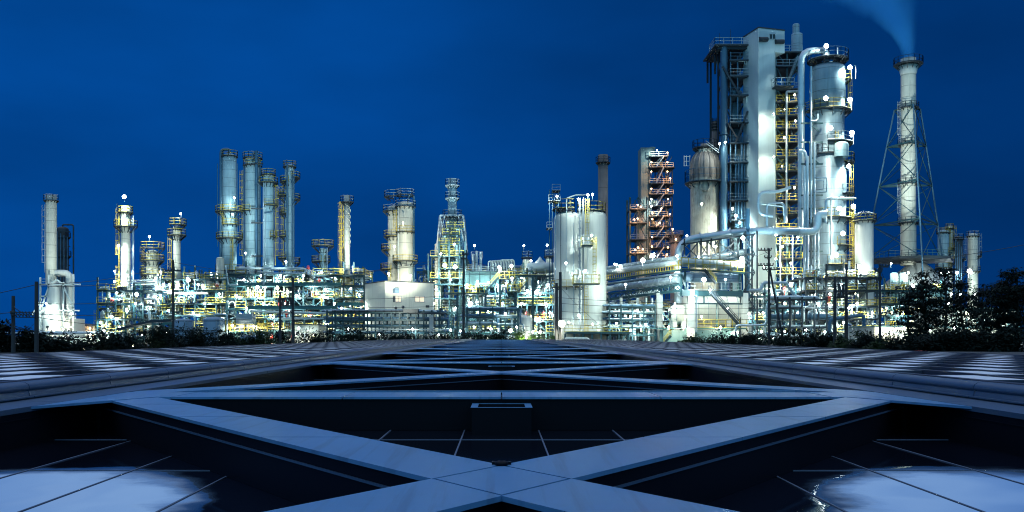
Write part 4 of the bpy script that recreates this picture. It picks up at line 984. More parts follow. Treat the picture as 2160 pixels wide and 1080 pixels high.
# ================================================================ PROCESS UNITS AT THE FOOT OF THE TOWERS
PIPEM = ['white_pipe', 'white_pipe', 'steel_pipe', 'steel_pipe', 'teal_pipe', 'blue_pipe', 'cream_smooth']
def unit(name, label, cat, x0, x1, Yf, depth, lv, nb, seed, lam=(), npipe=16, nvert=10, nves=3, nval=12, steel='teal_steel', rail='yellow', braces=.35, power=700, railp=.6, deckp=.75, group=None, top_open=True, lamp_dy=-1.0):
    """a multi-storey steel process unit: columns, beams, decks with railings, pipe runs, risers, drums, valves, floodlights.
    lv: photo rows of the floors, lowest first"""
    rn = random.Random(seed)
    xa, xb = X(x0, Yf), X(x1, Yf); zs = [G]+[Z(p, Yf) for p in lv]
    root = thing(name, label, cat, ((xa+xb)/2, Yf, G), group)
    xs = [xa+(xb-xa)*i/nb for i in range(nb+1)]; ys = [Yf, Yf+depth]
    fr = MB()
    for i, xx in enumerate(xs):
        top = zs[-1]+(rn.choice([0, 0, 1.5, 2.5]) if top_open else 0)
        for yy in ys: fr.box((xx, yy, (G+top)/2), (.28, .28, top-G))
        for z in zs[1:]: fr.bar((xx, ys[0], z-.15), (xx, ys[1], z-.15), .2, .28)
        if i < nb:
            for a, b in zip(zs, zs[1:]):
                if rn.random() < braces:
                    p, q = (xx, Yf+.0, a), (xs[i+1], Yf+.0, b)
                    if rn.random() < .5: p, q = (xx, Yf, b), (xs[i+1], Yf, a)
                    fr.bar(p, q, .16)
                if rn.random() < braces: fr.bar((xx, ys[1], a), (xs[i+1], ys[1], b), .16)
    for z in zs[1:]:
        for yy in ys: fr.bar((xa, yy, z-.17), (xb, yy, z-.17), .22, .34)
    fr.build('frame', steel, root)
    for j, z in enumerate(zs[1:]):
        d = MB(); q = MB(); runs = []
        for i in range(nb):
            if rn.random() < deckp:
                d.bb((xs[i], ys[0]-.5, z), (xs[i+1], ys[1]-(depth*.4 if rn.random() < .4 else 0), z+.07)); runs.append(i)
        if not runs: continue
        dk = d.build('deck', 'dark_steel', root)
        for i in runs:
            if rn.random() < railp:
                rail_line(q, [(xs[i], ys[0]-.45, z+.07), (xs[i+1], ys[0]-.45, z+.07)], 1.15, .042, 1.5)
                if rn.random() < .5: rail_line(q, [(xs[i+1], ys[0]-.4, z+.07), (xs[i+1], ys[1], z+.07)], 1.15, .05, 1.6)
        q.build('railing', rail, dk)
    # long pipe runs, many with a drop or a rise at the end
    for i in range(int(npipe*1.25)):
        j = rn.randrange(len(zs)); z = zs[j]+rn.uniform(.35, max(.9, (zs[j+1]-zs[j])*.85 if j+1 < len(zs) else 1.6))
        y = rn.uniform(ys[0]-.2, ys[1]); r = rn.choice([.07, .09, .12, .14, .18, .24, .30])
        a = rn.uniform(xa, xb-2); b = min(xb+rn.uniform(-1, 1), a+rn.uniform(3, (xb-xa)*.9))
        pts = [(a, y, z), (b, y, z)]
        if rn.random() < .6: pts.append((b, y, z+rn.choice([-1, -1, 1])*rn.uniform(.8, 2.6)))
        if rn.random() < .45: pts.insert(0, (a, y, z+rn.choice([-1, 1, -1])*rn.uniform(.8, 2.4)))
        if rn.random() < .3: pts.append((pts[-1][0]+rn.uniform(1, 3), y, pts[-1][2]))
        pts = [(p[0], p[1], max(p[2], G+.3)) for p in pts]
        m = MB(); nb_ = rn.choice([1, 1, 1, 2, 3]) if r < .2 else 1
        for q_ in range(nb_): m.tube([(p[0], p[1], p[2]+q_*r*3.2) for p in pts], r, 7, bend=r*3)
        if nb_ > 1:
            for f_ in (.15, .5, .85): xx = a+(b-a)*f_; m.bar((xx, y, z-r), (xx, y, z+(nb_-1)*r*3.2+r), .1)
        k = a+rn.uniform(.5, 2)
        while k < b-.4: m.tube([(k-.05, y, z), (k+.05, y, z)], r*1.45, 7); k += rn.uniform(1.8, 4)
        m.build('pipe', rn.choice(PIPEM), root)
    for i in range(int(nvert*1.3)):
        xx = rn.uniform(xa, xb); y = rn.uniform(ys[0]-.3, ys[1]); j = rn.randrange(len(zs)-1); r = rn.choice([.07, .1, .14, .2, .26])
        z0, z1 = zs[j]+.1, zs[min(j+rn.choice([1, 1, 2]), len(zs)-1)]+rn.uniform(.3, 1.6)
        pts = [(xx, y, z0), (xx, y, z1), (xx+rn.choice([-1, 1])*rn.uniform(.5, 2.2), y, z1)]
        if rn.random() < .4: pts.append((pts[-1][0], y, z1-rn.uniform(.4, 1.4)))
        MB().tube(pts, r, 7, bend=r*3).build('riser', rn.choice(PIPEM), root)
    for i in range(nves):
        j = rn.randrange(len(zs)-1); gap = zs[j+1]-zs[j]; xx = rn.uniform(xa+1, xb-1); y = rn.uniform(ys[0]+1.2, ys[1]-.5)
        if rn.random() < .5:
            r = min(rn.uniform(.45, .9), gap*.3); L = rn.uniform(2.5, 4.5); m = MB(); zc = zs[j]+r+.45
            pr = [(.01, -L/2)]+[(r*math.sin(R(a)), -L/2+r*.5*(1-math.cos(R(a)))) for a in (30, 60, 90)]+[(r, L/2-r*.5)]+[(r*math.cos(R(a)), L/2-r*.5+r*.5*math.sin(R(a))) for a in (30, 60)]+[(.01, L/2)]
            m.lathe(pr[::-1], (xx, y, zc), 16, 'x')
            for s in (-1, 1): m.box((xx+s*L*.28, y, zs[j]+.07+(r+.3)/2), (.25, r*1.5, r+.3))
            m.build('exchanger', rn.choice(['cream_smooth', 'white_pipe', 'silver', 'tank_green']), root)
        else:
            r = rn.uniform(.5, 1.1); MB().lathe(dome(r, zs[j]+.07, zs[j]+min(gap*1.2, rn.uniform(2, 3.6))), (xx, y, 0), 16).build('drum', rn.choice(['cream', 'cream_smooth', 'silver', 'white_pipe']), root)
    for i in range(nval):
        j = rn.randrange(len(zs)); z = zs[j]+rn.uniform(.5, 1.4); xx = rn.uniform(xa, xb); y = ys[0]-rn.uniform(-.4, .4)
        m = MB(); handwheel(m, (xx, y-.3, z+.35)); m.tube([(xx, y-.3, z+.35), (xx, y, z)], .04, 5); m.lathe([(.12, -.3), (.24, -.28), (.16, 0), (.24, .28), (.12, .3)], (xx, y, z), 8, 'x')
        m.tube([(xx, y, z), (xx, y, zs[j])], .07, 5)
        m.build('valve', rn.choice(['white_pipe', 'steel_pipe', 'yellow', 'teal_pipe', 'red_paint', 'white_pipe']), root)
    lamps(root, lam, Yf+lamp_dy, power, WHITE, .24, 1.2)
    return root

U = {}
U['a'] = unit('process_unit', 'small yellow-railed pipe unit at the foot of the slim lamp-topped column', 'process unit', 206, 302, 172, 9, [700, 672, 640, 612], 5, 11, [(236, 668, 1), (252, 690, 1.2), (278, 725, 1.4, WARM), (286, 640, .8), (246, 618, .8)], 14, 14, 2, 10)
U['b'] = unit('process_unit', 'pipe unit with yellow decks behind the two blue storage tanks', 'process unit', 300, 478, 182, 9, [690, 664, 640, 612, 588], 8, 12, [(318, 640, 1), (345, 600, 1.2), (356, 655, 1), (392, 620, 1.3), (418, 600, 1.3), (432, 640, 1), (462, 620, 1.2), (408, 660, 1), (334, 698, 1), (455, 690, 1.2)], 26, 24, 5, 18)
U['c'] = unit('process_unit', 'densest tangle of pipes and yellow railings, under the four tall grey columns', 'process unit', 478, 640, 172, 12, [695, 672, 650, 628, 602, 578], 8, 13, [(543, 606, 3.2, WARM), (585, 608, 3.2, WARM), (550, 581, 1.6), (592, 581, 1.6), (571, 665, 1.2), (498, 623, 1.0), (542, 623, 1.4), (625, 623, 1.2), (640, 582, 1.2), (515, 590, 1), (520, 650, 1, WARM), (556, 640, 1.2), (600, 640, 1.2), (500, 690, 1.4, WARM), (540, 690, 1.4, WARM), (590, 690, 1, WARM)], 30, 26, 7, 22)
U['d'] = unit('process_unit', 'pipe unit with pale curved ducts around the foot of the straked stack', 'process unit', 640, 768, 174, 11, [695, 672, 650, 628, 602, 580], 6, 14, [(690, 685, 3.0, WARM), (687, 610, 1.3), (681, 624, 1.6), (720, 650, 1.1), (655, 600, 1.1), (656, 660, 1), (705, 640, 1.2), (740, 690, 1, WARM), (760, 640, 1)], 26, 22, 5, 18)
U['e'] = unit('process_unit', 'pipe unit below the teal heater wall, right of the heater stack', 'process unit', 985, 1085, 176, 10, [695, 672, 645, 618], 5, 15, [(1007, 594, 1.6), (994, 640, 2.0), (1040, 679, 1.4), (1053, 564, 2.0), (1079, 561, 2.0), (1068, 597, 1.4), (1049, 601, 1.2), (1030, 655, 1), (1020, 700, 1, WARM), (1060, 640, 1.1)], 22, 18, 4, 16)
U['f'] = unit('process_unit', 'pipe unit with long yellow-railed decks left of the silo pair', 'process unit', 1072, 1172, 172, 11, [700, 676, 641, 616, 581], 5, 16, [(1077, 698, 1.6), (1119, 668, 1.6), (1138, 671, 1.4), (1133, 613, 1.5), (1113, 613, 1.3), (1080, 588, 2.0), (1150, 640, 1.3), (1100, 640, 1.2), (1160, 660, 1.2, WARM), (1140, 700, 1.3, WARM), (1156, 600, 1)], 24, 18, 5, 16)
U['g'] = unit('process_unit', 'low pipe unit under the left half of the yellow-railed bridge', 'process unit', 1284, 1432, 178, 10, [700, 676, 648], 7, 17, [(1391, 662, 2.2), (1306, 690, 1.0), (1330, 668, 1), (1350, 690, 1.2), (1410, 690, 1.2, WARM), (1310, 650, .9), (1365, 655, 1), (1420, 650, 1.2, WARM)], 30, 30, 4, 18, 'teal_steel')
U['h'] = unit('process_unit', 'pipe unit at the foot of the pale slab tower, behind the tall crossarm pole', 'process unit', 1570, 1700, 171, 10, [700, 676, 652, 624], 6, 18, [(1579, 662, 1.4), (1684, 660, 1.8), (1665, 602, 2.4), (1640, 690, 1.2), (1610, 660, 1.1), (1606, 700, 1), (1655, 640, 1.2), (1690, 630, 1)], 28, 24, 4, 16)
U['i'] = unit('process_unit', 'dark pipe unit around the foot of the great column', 'process unit', 1700, 1850, 166, 10, [700, 672, 645, 612, 585], 7, 19, [(1730, 650, 1.0), (1760, 640, 1.2), (1790, 650, 1), (1740, 700, 1), (1775, 600, 1.2), (1808, 640, 1.2), (1800, 700, 2.0, WARM), (1840, 660, .8), (1780, 680, 1)], 30, 26, 3, 16, 'dark_steel')
U['j'] = unit('process_unit', 'pipe unit with small yellow decks below the derrick stack', 'process unit', 1842, 1985, 186, 9, [690, 664, 640, 612], 6, 20, [(1870, 650, 1.2, WARM), (1905, 660, 1.2), (1940, 650, 1.2, WARM), (1965, 690, 1.4), (1890, 690, 1.2, WARM), (1925, 690, 1.2)], 22, 18, 3, 12)
U['k'] = unit('process_unit', 'back pipe unit seen between the heater stack and the silos', 'process unit', 880, 1170, 214, 8, [680, 640, 600, 572], 12, 22, [(1000, 580, 1), (1100, 585, 1), (1150, 585, 1), (905, 590, .8)], 24, 24, 6, 10)
U['l'] = unit('process_unit', 'back pipe unit glowing between the left columns', 'process unit', 400, 760, 222, 8, [680, 640, 608, 590], 14, 23, [(430, 600, 1.6), (500, 600, 1.6), (640, 600, 1.6), (745, 600, 1.6), (470, 660, 1.6, WARM), (560, 660, 1.6, WARM), (650, 660, 1.6, WARM)], 26, 26, 6, 10)

# hand-placed big runs on those units
pipe(U['c'], [(505, 566), (640, 566), (646, 571), (640, 577), (560, 577), (556, 600)], 168, 2.0, 'white_pipe')
pipe(U['c'], [(476, 560), (482, 601), (530, 602)], 169, 1.6, 'white_pipe'); pipe(U['c'], [(530, 657), (690, 661), (700, 652)], 167, 2.4, 'white_pipe'); pipe(U['d'], [(590, 672), (700, 672), (704, 690)], 167, 2.2, 'white_pipe')
m = MB(); m.bb((X(505, 169), 168.5, Z(603, 169)), (X(720, 169), 169.1, Z(596, 169))); m.build('girder', 'teal_pipe', U['c'])
m = MB(); m.bb((X(524, 168), 167.6, Z(652, 168)), (X(712, 168), 168.2, Z(645, 168))); m.bb((X(712, 168), 167.6, Z(645, 168)), (X(770, 168), 168.2, Z(638, 168))); m.build('girder', 'teal_pipe', U['d'])
# inclined covered conveyor
t = thing('pipe_gallery', 'dark-roofed sloping gallery on green posts in front of the stepped column', 'gallery', (X(310, 164), 164, G))
m = MB(); m.bar(P(252, 695, 164), P(322, 678, 164), 2.6, .4); m.bar(P(322, 678, 164), P(366, 676, 164), 2.6, .5); m.build('roof', 'dark_steel', t)
m = MB()
for px, py in ((265, 694), (285, 689), (303, 685), (322, 680), (345, 680), (362, 680)): m.bar(P(px, 730, 163), P(px, py, 163), .34); 
m.bar(P(322, 684, 162.8), P(366, 682, 162.8), .3, .5); m.build('post', 'teal_pipe', t)
m = MB(); m.tube([P(266, 730, 165.5), P(266, 697, 165.5)], S(8, 165), 16); m.build('standpipe', 'cream_smooth', t)
lamps(t, [(334, 698, 1.1), (300, 705, 1.2, WARM), (350, 700, 1.0, WARM)], 166, 700)
# storage tanks
for px, w_, top, lab in ((387, 40, 672, 'left blue-grey storage tank of the pair behind the hedge, nearest the pole'), (452, 44, 668, 'right blue-grey storage tank of the pair, striped by shadows of the pipe deck'), (520, 26, 706, 'low rounded tank half hidden under the yellow-railed deck'), (540, 24, 707, 'second low rounded tank under the yellow-railed deck, toward the two dark poles')):
    t = column('storage_tank', lab, 'tank', px, w_, top, 160 if top < 700 else 158, 'tank_blue', k=.28, n=32)
    q = MB(); Yt = 160 if top < 700 else 158
    ladder(t, X(px+w_*.3, Yt), Yt-S(w_*.42, Yt), G, Z(top+4, Yt), cage=False, ang=-60, material='galv')
    MB().tube([P(px, top-2, Yt), P(px, top-5, Yt), P(px+w_*.62, top-5, Yt), P(px+w_*.62, 722, Yt)], .16, 7, bend=.5).build('pipe', 'steel_pipe', t)
# yellow railed low deck
t = thing('low_deck', 'low yellow-railed deck over rounded tanks, left of the two dark poles', 'platform', (X(520, 160), 162, G))
m = MB(); m.bb((X(476, 161), 160.5, Z(699, 161)-.15), (X(564, 161), 166, Z(699, 161))); d = m.build('deck', 'teal_pipe', t)
q = MB(); rail_line(q, [P(476, 699, 160.6), P(564, 699, 160.6)], 1.3, .07, .8); rail_line(q, [P(476, 690, 165), P(564, 690, 165)], 1.3, .07, .8); q.build('railing', 'yellow', d)
for px in (478, 500, 522, 544, 562): m = MB(); m.bar(P(px, 725, 161), P(px, 699, 161), .25); m.build('post', 'teal_steel', t)
MB().box(P(519, 679, 163), (3.0, 2.4, 3.0)).build('cabinet', 'galv', t)
lamps(t, [(490, 686, 1.0, WARM), (535, 688, 1.0, WARM)], 159.5, 500)
# low white shed
t = thing('shed', 'low white flat-roofed shed right of the two dark poles', 'building', (X(645, 163), 163, G))
m = MB(); m.bb((X(622, 163), 163, G), (X(672, 163), 170, Z(686, 163))); m.build('wall', 'building_white', t)
m = MB(); m.bb((X(621, 163), 162.7, Z(686, 163)+.002), (X(673, 163), 170.3, Z(684, 163))); m.build('roof', 'roof_dark', t)
m = MB(); m.bb((X(640, 163), 162.92, G), (X(650, 163), 162.99, Z(703, 163))); m.build('door', 'galv', t)
pipe(t, [(647, 722), (647, 706), (668, 698), (668, 690)], 161.5, .8, 'white_pipe'); lamps(t, [(630, 692, .8), (662, 708, .8, WARM)], 160.5, 500)

# dark pipe rack in front of the control building
def rack(label, x0, x1, Y, depth, tiers, step, seed, npp, steel='teal_steel', pm=('blue_pipe', 'teal_pipe', 'steel_pipe', 'teal_pipe'), lam=(), power=500):
    rn = random.Random(seed); root = thing('pipe_rack', label, 'pipe rack', ((X(x0, Y)+X(x1, Y))/2, Y, G)); fr = MB()
    px = x0
    while px <= x1+.1:
        for dy in (0, depth): fr.bar(P(px, 728, Y)+Vector((0, dy, 0)), P(px, tiers[0]-4, Y)+Vector((0, dy, 0)), .26)
        for py in tiers: fr.bar(P(px, py, Y)-Vector((0, .2, .12)), P(px, py, Y)+Vector((0, depth, -.12)), .2, .24)
        px += step
    for py in tiers:
        for dy in (0, depth): fr.bar(P(x0, py, Y)+Vector((0, dy, -.12)), P(x1, py, Y)+Vector((0, dy, -.12)), .14, .22)
    fr.build('frame', steel, root)
    for py in tiers:
        for i in range(npp):
            r = rn.choice([.08, .1, .14, .2, .26]); y = Y+depth*(i+.5)/npp
            a = X(x0, Y)-rn.uniform(0, 1.5); b = X(x1, Y)+rn.uniform(-4, 1.5) if rn.random() < .7 else rn.uniform(X(x0, Y)+4, X(x1, Y)); z = Z(py, Y)+r
            pts = [(a, y, z), (b, y, z)]
            if rn.random() < .5: pts.append((b, y, z-rn.uniform(1, 3)))
            pts = [(p[0], p[1], max(p[2], G+.3)) for p in pts]
            MB().tube(pts, r, 7, bend=r*3).build('pipe', rn.choice(pm), root)
    lamps(root, lam, Y-1, power, WHITE, .2, .8)
    return root
rk = rack('long dark teal pipe rack in front of the white control building', 690, 940, 156, 5, [658, 674, 688, 702], 17, 41, 5, lam=[(735, 694, .7), (800, 706, .6), (870, 694, .6), (925, 706, .8)])
pipe(rk, [(700, 656), (860, 656), (864, 661), (942, 661)], 155.5, 1.6, 'dark_steel'); pipe(rk, [(700, 716), (942, 716)], 154.6, 1.4, 'white_pipe'); pipe(rk, [(770, 694), (960, 696)], 155.3, 1.0, 'white_pipe')
MB().bb((X(850, 155), 154.5, Z(660, 155)), (X(882, 155), 156.5, Z(652, 155))).build('box', 'dark_steel', rk)
MB().bb((X(906, 155), 154.6, G), (X(914, 155), 155.4, Z(664, 155))).build('pier', 'concrete', rk)
rk2 = rack('low white pipe fence with long rails at the far left, before the furnace', 62, 222, 168, 4, [704, 714, 722], 32, 42, 3, 'white_pipe', ('white_pipe', 'white_pipe', 'steel_pipe'), [(140, 712, .8), (190, 706, .7, WARM)])
pipe(rk2, [(-40, 702), (224, 703)], 167, 2.0, 'steel_pipe'); pipe(rk2, [(-40, 708), (60, 709)], 167.5, 1.0, 'blue_pipe')
t = thing('low_building', 'small low building with warm lamps between the furnace and the slim column', 'building', (X(185, 200), 200, G))
m = MB(); m.bb((X(162, 200), 200, G), (X(212, 200), 208, Z(688, 200))); m.build('wall', 'old_cream', t); m = MB(); m.bb((X(160, 200), 199, Z(688, 200)+.003), (X(214, 200), 209, Z(684, 200))); m.build('roof', 'roof_dark', t)
lamps(t, [(190, 692, .9, ORANGE), (170, 700, .5, ORANGE), (202, 702, .5, ORANGE), (168, 690, .4, WHITE)], 197, 500, ORANGE, .22, .5)

rack('rack of many thin pale pipes under the left half of the yellow-railed bridge', 1286, 1384, 164, 5, [646, 660, 674, 690, 706], 24, 51, 7, 'teal_steel', ('white_pipe', 'steel_pipe', 'blue_pipe', 'teal_pipe'), [(1300, 682, .8), (1330, 700, .8), (1362, 684, .8), (1345, 655, .7)], 380)
rack('rack of thin pipes low between the heater pole and the silos', 985, 1095, 158, 4, [652, 668, 684, 704], 27, 52, 6, 'teal_steel', ('white_pipe', 'steel_pipe', 'teal_pipe', 'blue_pipe'), [(1000, 690, .7), (1036, 694, .7), (1066, 662, .7)], 380)
rack('rack of thin pipes at the foot of the stair tower, left of the thick posts', 1640, 1745, 152, 4, [630, 648, 690, 708], 26, 53, 6, 'dark_steel', ('white_pipe', 'steel_pipe', 'blue_pipe'), [(1655, 700, .7), (1700, 696, .8), (1725, 640, .6)], 600)
# heater box with teal wall and row of gooseneck pipes
t = thing('heater_box', 'long flat teal-blue heater wall with rail on top, left of the gooseneck pipes', 'heater', (X(1020, 181), 181, G))
m = MB(); m.bb((X(968, 181), 181, Z(606, 181)), (X(1056, 181), 189, Z(572, 181))); m.build('wall', 'tank_green', t)
m = MB()
for px in (968, 990, 1012, 1034, 1056): m.bar(P(px, 606, 180.9), P(px, 572, 180.9), .2)
for py in (573, 578, 605): m.bar(P(966, py, 180.8), P(1058, py, 180.8), .2)
for px in (970, 1000, 1030, 1054): m.bar(P(px, 728, 181), P(px, 606, 181), .4)
m.build('frame', 'teal_steel', t)
q = MB(); rail_line(q, [P(968, 572, 181), P(1056, 572, 181)], 1.0); q.build('railing', 'galv', t)
lamps(t, [(985, 600, .9), (1030, 596, .9)], 178.5, 600, WHITE, .2, .5)
t = thing('gooseneck_pipes', 'row of white gooseneck pipes bent over in a comb, above the yellow stair', 'pipes', (X(1055, 186), 186, Z(575, 186)))
for i in range(9):
    px = 1030+i*5.6
    pipe(t, [(px, 575), (px, 551-i*.4), (px+9, 551-i*.4), (px+11, 575)], 184+i*.3, 1.5, 'white_pipe', bend=.7)
m = MB(); m.bar(P(1026, 577, 185), P(1090, 577, 185), 1.2, .4); m.bar(P(1030, 575, 185), P(1030, 728, 185), .3); m.bar(P(1088, 575, 185), P(1088, 728, 185), .3); m.build('support', 'teal_steel', t)
pipe(t, [(1058, 549), (1083, 549), (1085, 575)], 187.5, 2.2, 'white_pipe')
# stair and landing
t = thing('stair_unit', 'yellow-railed stair with landing and green posts in front of the gooseneck pipes', 'stairs', (X(1060, 170), 170, G))
stair(t, P(1022, 617, 169.5), P(1053, 584, 169.5), 1.0); stair(t, P(1092, 616, 169.3), P(1112, 596, 169.3), 1.0); stair(t, P(985, 672, 169.3), P(1008, 650, 169.3), 1.0, 'galv')
m = MB(); m.bb((X(1053, 170), 169, Z(588, 170)-.15), (X(1086, 170), 173, Z(588, 170))); m.bb((X(1070, 170), 169, Z(615, 170)-.15), (X(1098, 170), 173, Z(615, 170))); m.bb((X(945, 170), 169, Z(618, 170)-.2), (X(1030, 170), 173, Z(618, 170))); m.bb((X(1056, 170), 169, Z(648, 170)-.15), (X(1076, 170), 173, Z(648, 170))); d = m.build('landing', 'teal_steel', t)
q = MB()
for a, b, py in ((1053, 1086, 588), (1070, 1098, 615), (945, 1022, 618), (1056, 1076, 648)): rail_line(q, [P(a, py, 169.1), P(b, py, 169.1)], 1.4, .06, 1.0)
q.build('railing', 'yellow', d)
for px, py in ((1055, 588), (1087, 616), (1024, 618), (965, 618), (1124, 580)): m = MB(); m.bar(P(px, 728, 169.6), P(px, py, 169.6), .42); m.build('post', 'teal_steel', t)
lamps(t, [(1055, 566, 1.4)], 168.6, 700)
# small vessels above the decks
t = column('small_column', 'short pale column with a railed crown, left of the white mushroom vent', 'column', 1111, 18, 546, 182, 'cream', plats=[(543, 3)], rail='galv'); lamps(t, [(1105, 518, .4), (1120, 550, .6)], 178, 400)
t = column('small_column', 'thin column with a railed crown just left of the silos', 'column', 1157, 12, 543, 186, 'cream', plats=[(541, 4)], rail='galv'); lamps(t, [(1154, 517, .4)], 183, 400)
t = thing('mushroom_vent', 'white mushroom-capped vessel on legs above the yellow-railed deck', 'vessel', (X(1139, 178), 178, G))
m = MB(); x_ = X(1139, 178); m.lathe([(S(10, 178), Z(556, 178)), (S(10, 178), Z(552, 178)), (S(5, 178), Z(548, 178)), (S(3, 178), Z(544, 178)), (.02, Z(541, 178))], (x_, 178, 0), 16); m.lathe([(S(8, 178), Z(576, 178)), (S(8, 178), Z(556, 178))], (x_, 178, 0), 16); m.build('shell', 'white_pipe', t)
for px in (1131, 1147): m = MB(); m.bar(P(px, 728, 178), P(px, 556, 178), .2); m.build('leg', 'galv', t)
t = thing('white_drum', 'white horizontal drum on the top deck left of the silos', 'drum', (X(1150, 176), 176, G))
m = MB(); m.lathe([(.01, -3.4), (.8, -3.2), (1.05, -2.7), (1.05, 2.7), (.8, 3.2), (.01, 3.4)][::-1], P(1146, 565, 176), 18, 'x'); m.build('shell', 'white_pipe', t)
for px in (1130, 1160): m = MB(); m.bar(P(px, 728, 176), P(px, 568, 176), .3); m.build('saddle', 'teal_steel', t)
t = thing('small_columns', 'huddle of short thin columns with a railed top right of the heater stack', 'column', (X(1005, 192), 192, G))
for px, top in ((998, 535), (1005, 529), (1014, 531)): MB().lathe(dome(S(3, 192), G, Z(top, 192)), (X(px, 192), 192, 0), 10).build('shell', 'steel_pipe', t)
q = MB(); rail_line(q, [P(994, 545, 191), P(1018, 545, 191)], 1.4); q.build('railing', 'galv', t); lamps(t, [(1001, 518, .3)], 190, 300)
t = column('round_tank', 'cream round tank at ground level beside the two black posts', 'tank', 1108, 30, 664, 164, 'cream_smooth', k=.5); lamps(t, [(1090, 690, .8), (1124, 700, 1, WARM)], 160, 500)

# ---------------------------------------------------------------- pipe bridge with yellow walkway
t = thing('pipe_bridge', 'long white pipe bridge with yellow railed walkway rising to a corner at centre right', 'pipe bridge', (X(1437, 158), 158, G))
def L1(px, py): f_ = (px-1280)/157; return P(px, py, 190*158/(158+(190-158)*f_)) if 0 <= f_ <= 1.0 else P(px, py, 190 if f_ < 0 else 158)
def L2(px, py): f_ = (px-1437)/128; return P(px, py, 158+7*f_)
q = MB(); rail_line(q, [L1(1280, 590), L1(1437, 567)], 1.5, .075, 1.0); rail_line(q, [L2(1437, 567), L2(1570, 574)], 2.0, .075, 1.6)
m = MB(); m.bar(L1(1278, 592), L1(1439, 569), .5, .3); m.bar(L2(1437, 569), L2(1570, 576), .5, .3); dk = m.build('walkway', 'teal_steel', t); q.build('railing', 'yellow', dk)
Vb = Vector((0, 1.3, 0))
for pts, r_, mm_ in (([L1(1270, 575)+Vb, L1(1437, 552)+Vb], .55, 'white_pipe'), ([L1(1270, 566)+Vb*2, L1(1400, 546)+Vb*2, L1(1430, 542)+Vb*2], .40, 'white_pipe'), ([L2(1437, 552)+Vb, L2(1570, 560)+Vb], .75, 'white_pipe'), ([L1(1300, 606), L1(1434, 590)], .72, 'steel_pipe'), ([L1(1270, 611)+Vb, L1(1300, 606)+Vb], .6, 'white_pipe'), ([L1(1280, 635), L1(1440, 612)], .16, 'steel_pipe'), ([L1(1310, 628)+Vb, L1(1390, 615)+Vb], .45, 'white_pipe'), ([L1(1282, 598)-Vb*.3, L1(1437, 577)-Vb*.3], .18, 'steel_pipe'), ([L2(1440, 583)+Vb, L2(1560, 586)+Vb], .9, 'tank_blue')):
    m = MB().tube(pts, r_, 14); d_ = (pts[-1]-pts[0]); n_ = int(d_.length/2.2)
    for i in range(1, n_): c_ = pts[0]+d_*(i/n_); m.tube([c_-d_.normalized()*.06, c_+d_.normalized()*.06], r_*1.12, 14)
    m.build('pipe', mm_, t)
fr = MB()
fr.bar(L1(1280, 620), L1(1437, 600), .3); fr.bar(L1(1280, 632), L1(1437, 613), .3, .45); fr.bar(L1(1280, 600), L1(1437, 582), .25)
for i in range(12):
    a, b = 1280+i*13, 1293+i*13; ya, yb = 620-i*1.66, 620-(i+1)*1.66
    fr.bar(L1(a, ya), L1(a, ya+12), .2); fr.bar(L1(a, ya+12), L1(min(b, 1437), yb), .15); fr.bar(L1(a, ya), L1(min(b, 1437), yb+12), .12)
for a in (1437, 1445): fr.bar(L2(a, 620), L2(a, 570), .35)
fr.bar(L2(1437, 585), L2(1450, 618), .3); fr.bar(L2(1437, 618), L2(1565, 620), .6, 1.0); fr.bar(L2(1460, 640), L2(1565, 641), .3, .3); fr.bar(L2(1560, 575), L2(1560, 620), .3); fr.bar(L2(1485, 620), L2(1485, 640), .25); fr.bar(L2(1512, 641), L2(1512, 690), .25)
fr.build('truss', 'teal_steel', t)
for px, w_, top in ((1391, 12, 618), (1457, 14, 612), (1571, 12, 618)):
    yy = L1(px, 0).y if px < 1437 else L2(px, 0).y
    m = MB(); m.bb((X(px-w_/2, yy), yy-.5, G), (X(px+w_/2, yy), yy+.6, Z(top, yy))); m.build('column', 'concrete', t)
for px in (1345, 1363, 1376, 1310): pipe(t, [(px, 720), (px, 628)], 170, 3.4 if px in (1310, 1345) else 1.8, 'concrete' if px == 1310 else 'white_pipe')
pipe(t, [(1469, 700), (1469, 625), (1463, 625)], 157, 1.9, 'steel_pipe')
st = stair(t, P(1562, 688, 158.2), P(1497, 614, 158.2), 1.0, 'dark_steel', 'dark_steel'); stair(t, P(1512, 598, 159.3), P(1487, 568, 159.3), 1.0, 'yellow', 'dark_steel')
q = MB(); rail_line(q, [L2(1450, 612)-Vector((0, .4, 0)), L2(1562, 612)-Vector((0, .4, 0))], 1.4, .05, 1.6); q.build('railing', 'galv', t)
lamps(t, [(1356, 549, 2.6), (1377, 539, 1.6), (1485, 590, 2.2), (1498, 612, 1.2), (1530, 590, .8), (1320, 600, .9), (1415, 585, 1.0)], 156.8, 900)
lamps(t, [(1300, 558, .7)], 182, 700); lamps(t, [(1535, 650, 1.2, WARM), (1480, 668, 1.2, WARM), (1555, 700, .8)], 160, 700, WARM, .16, .5)
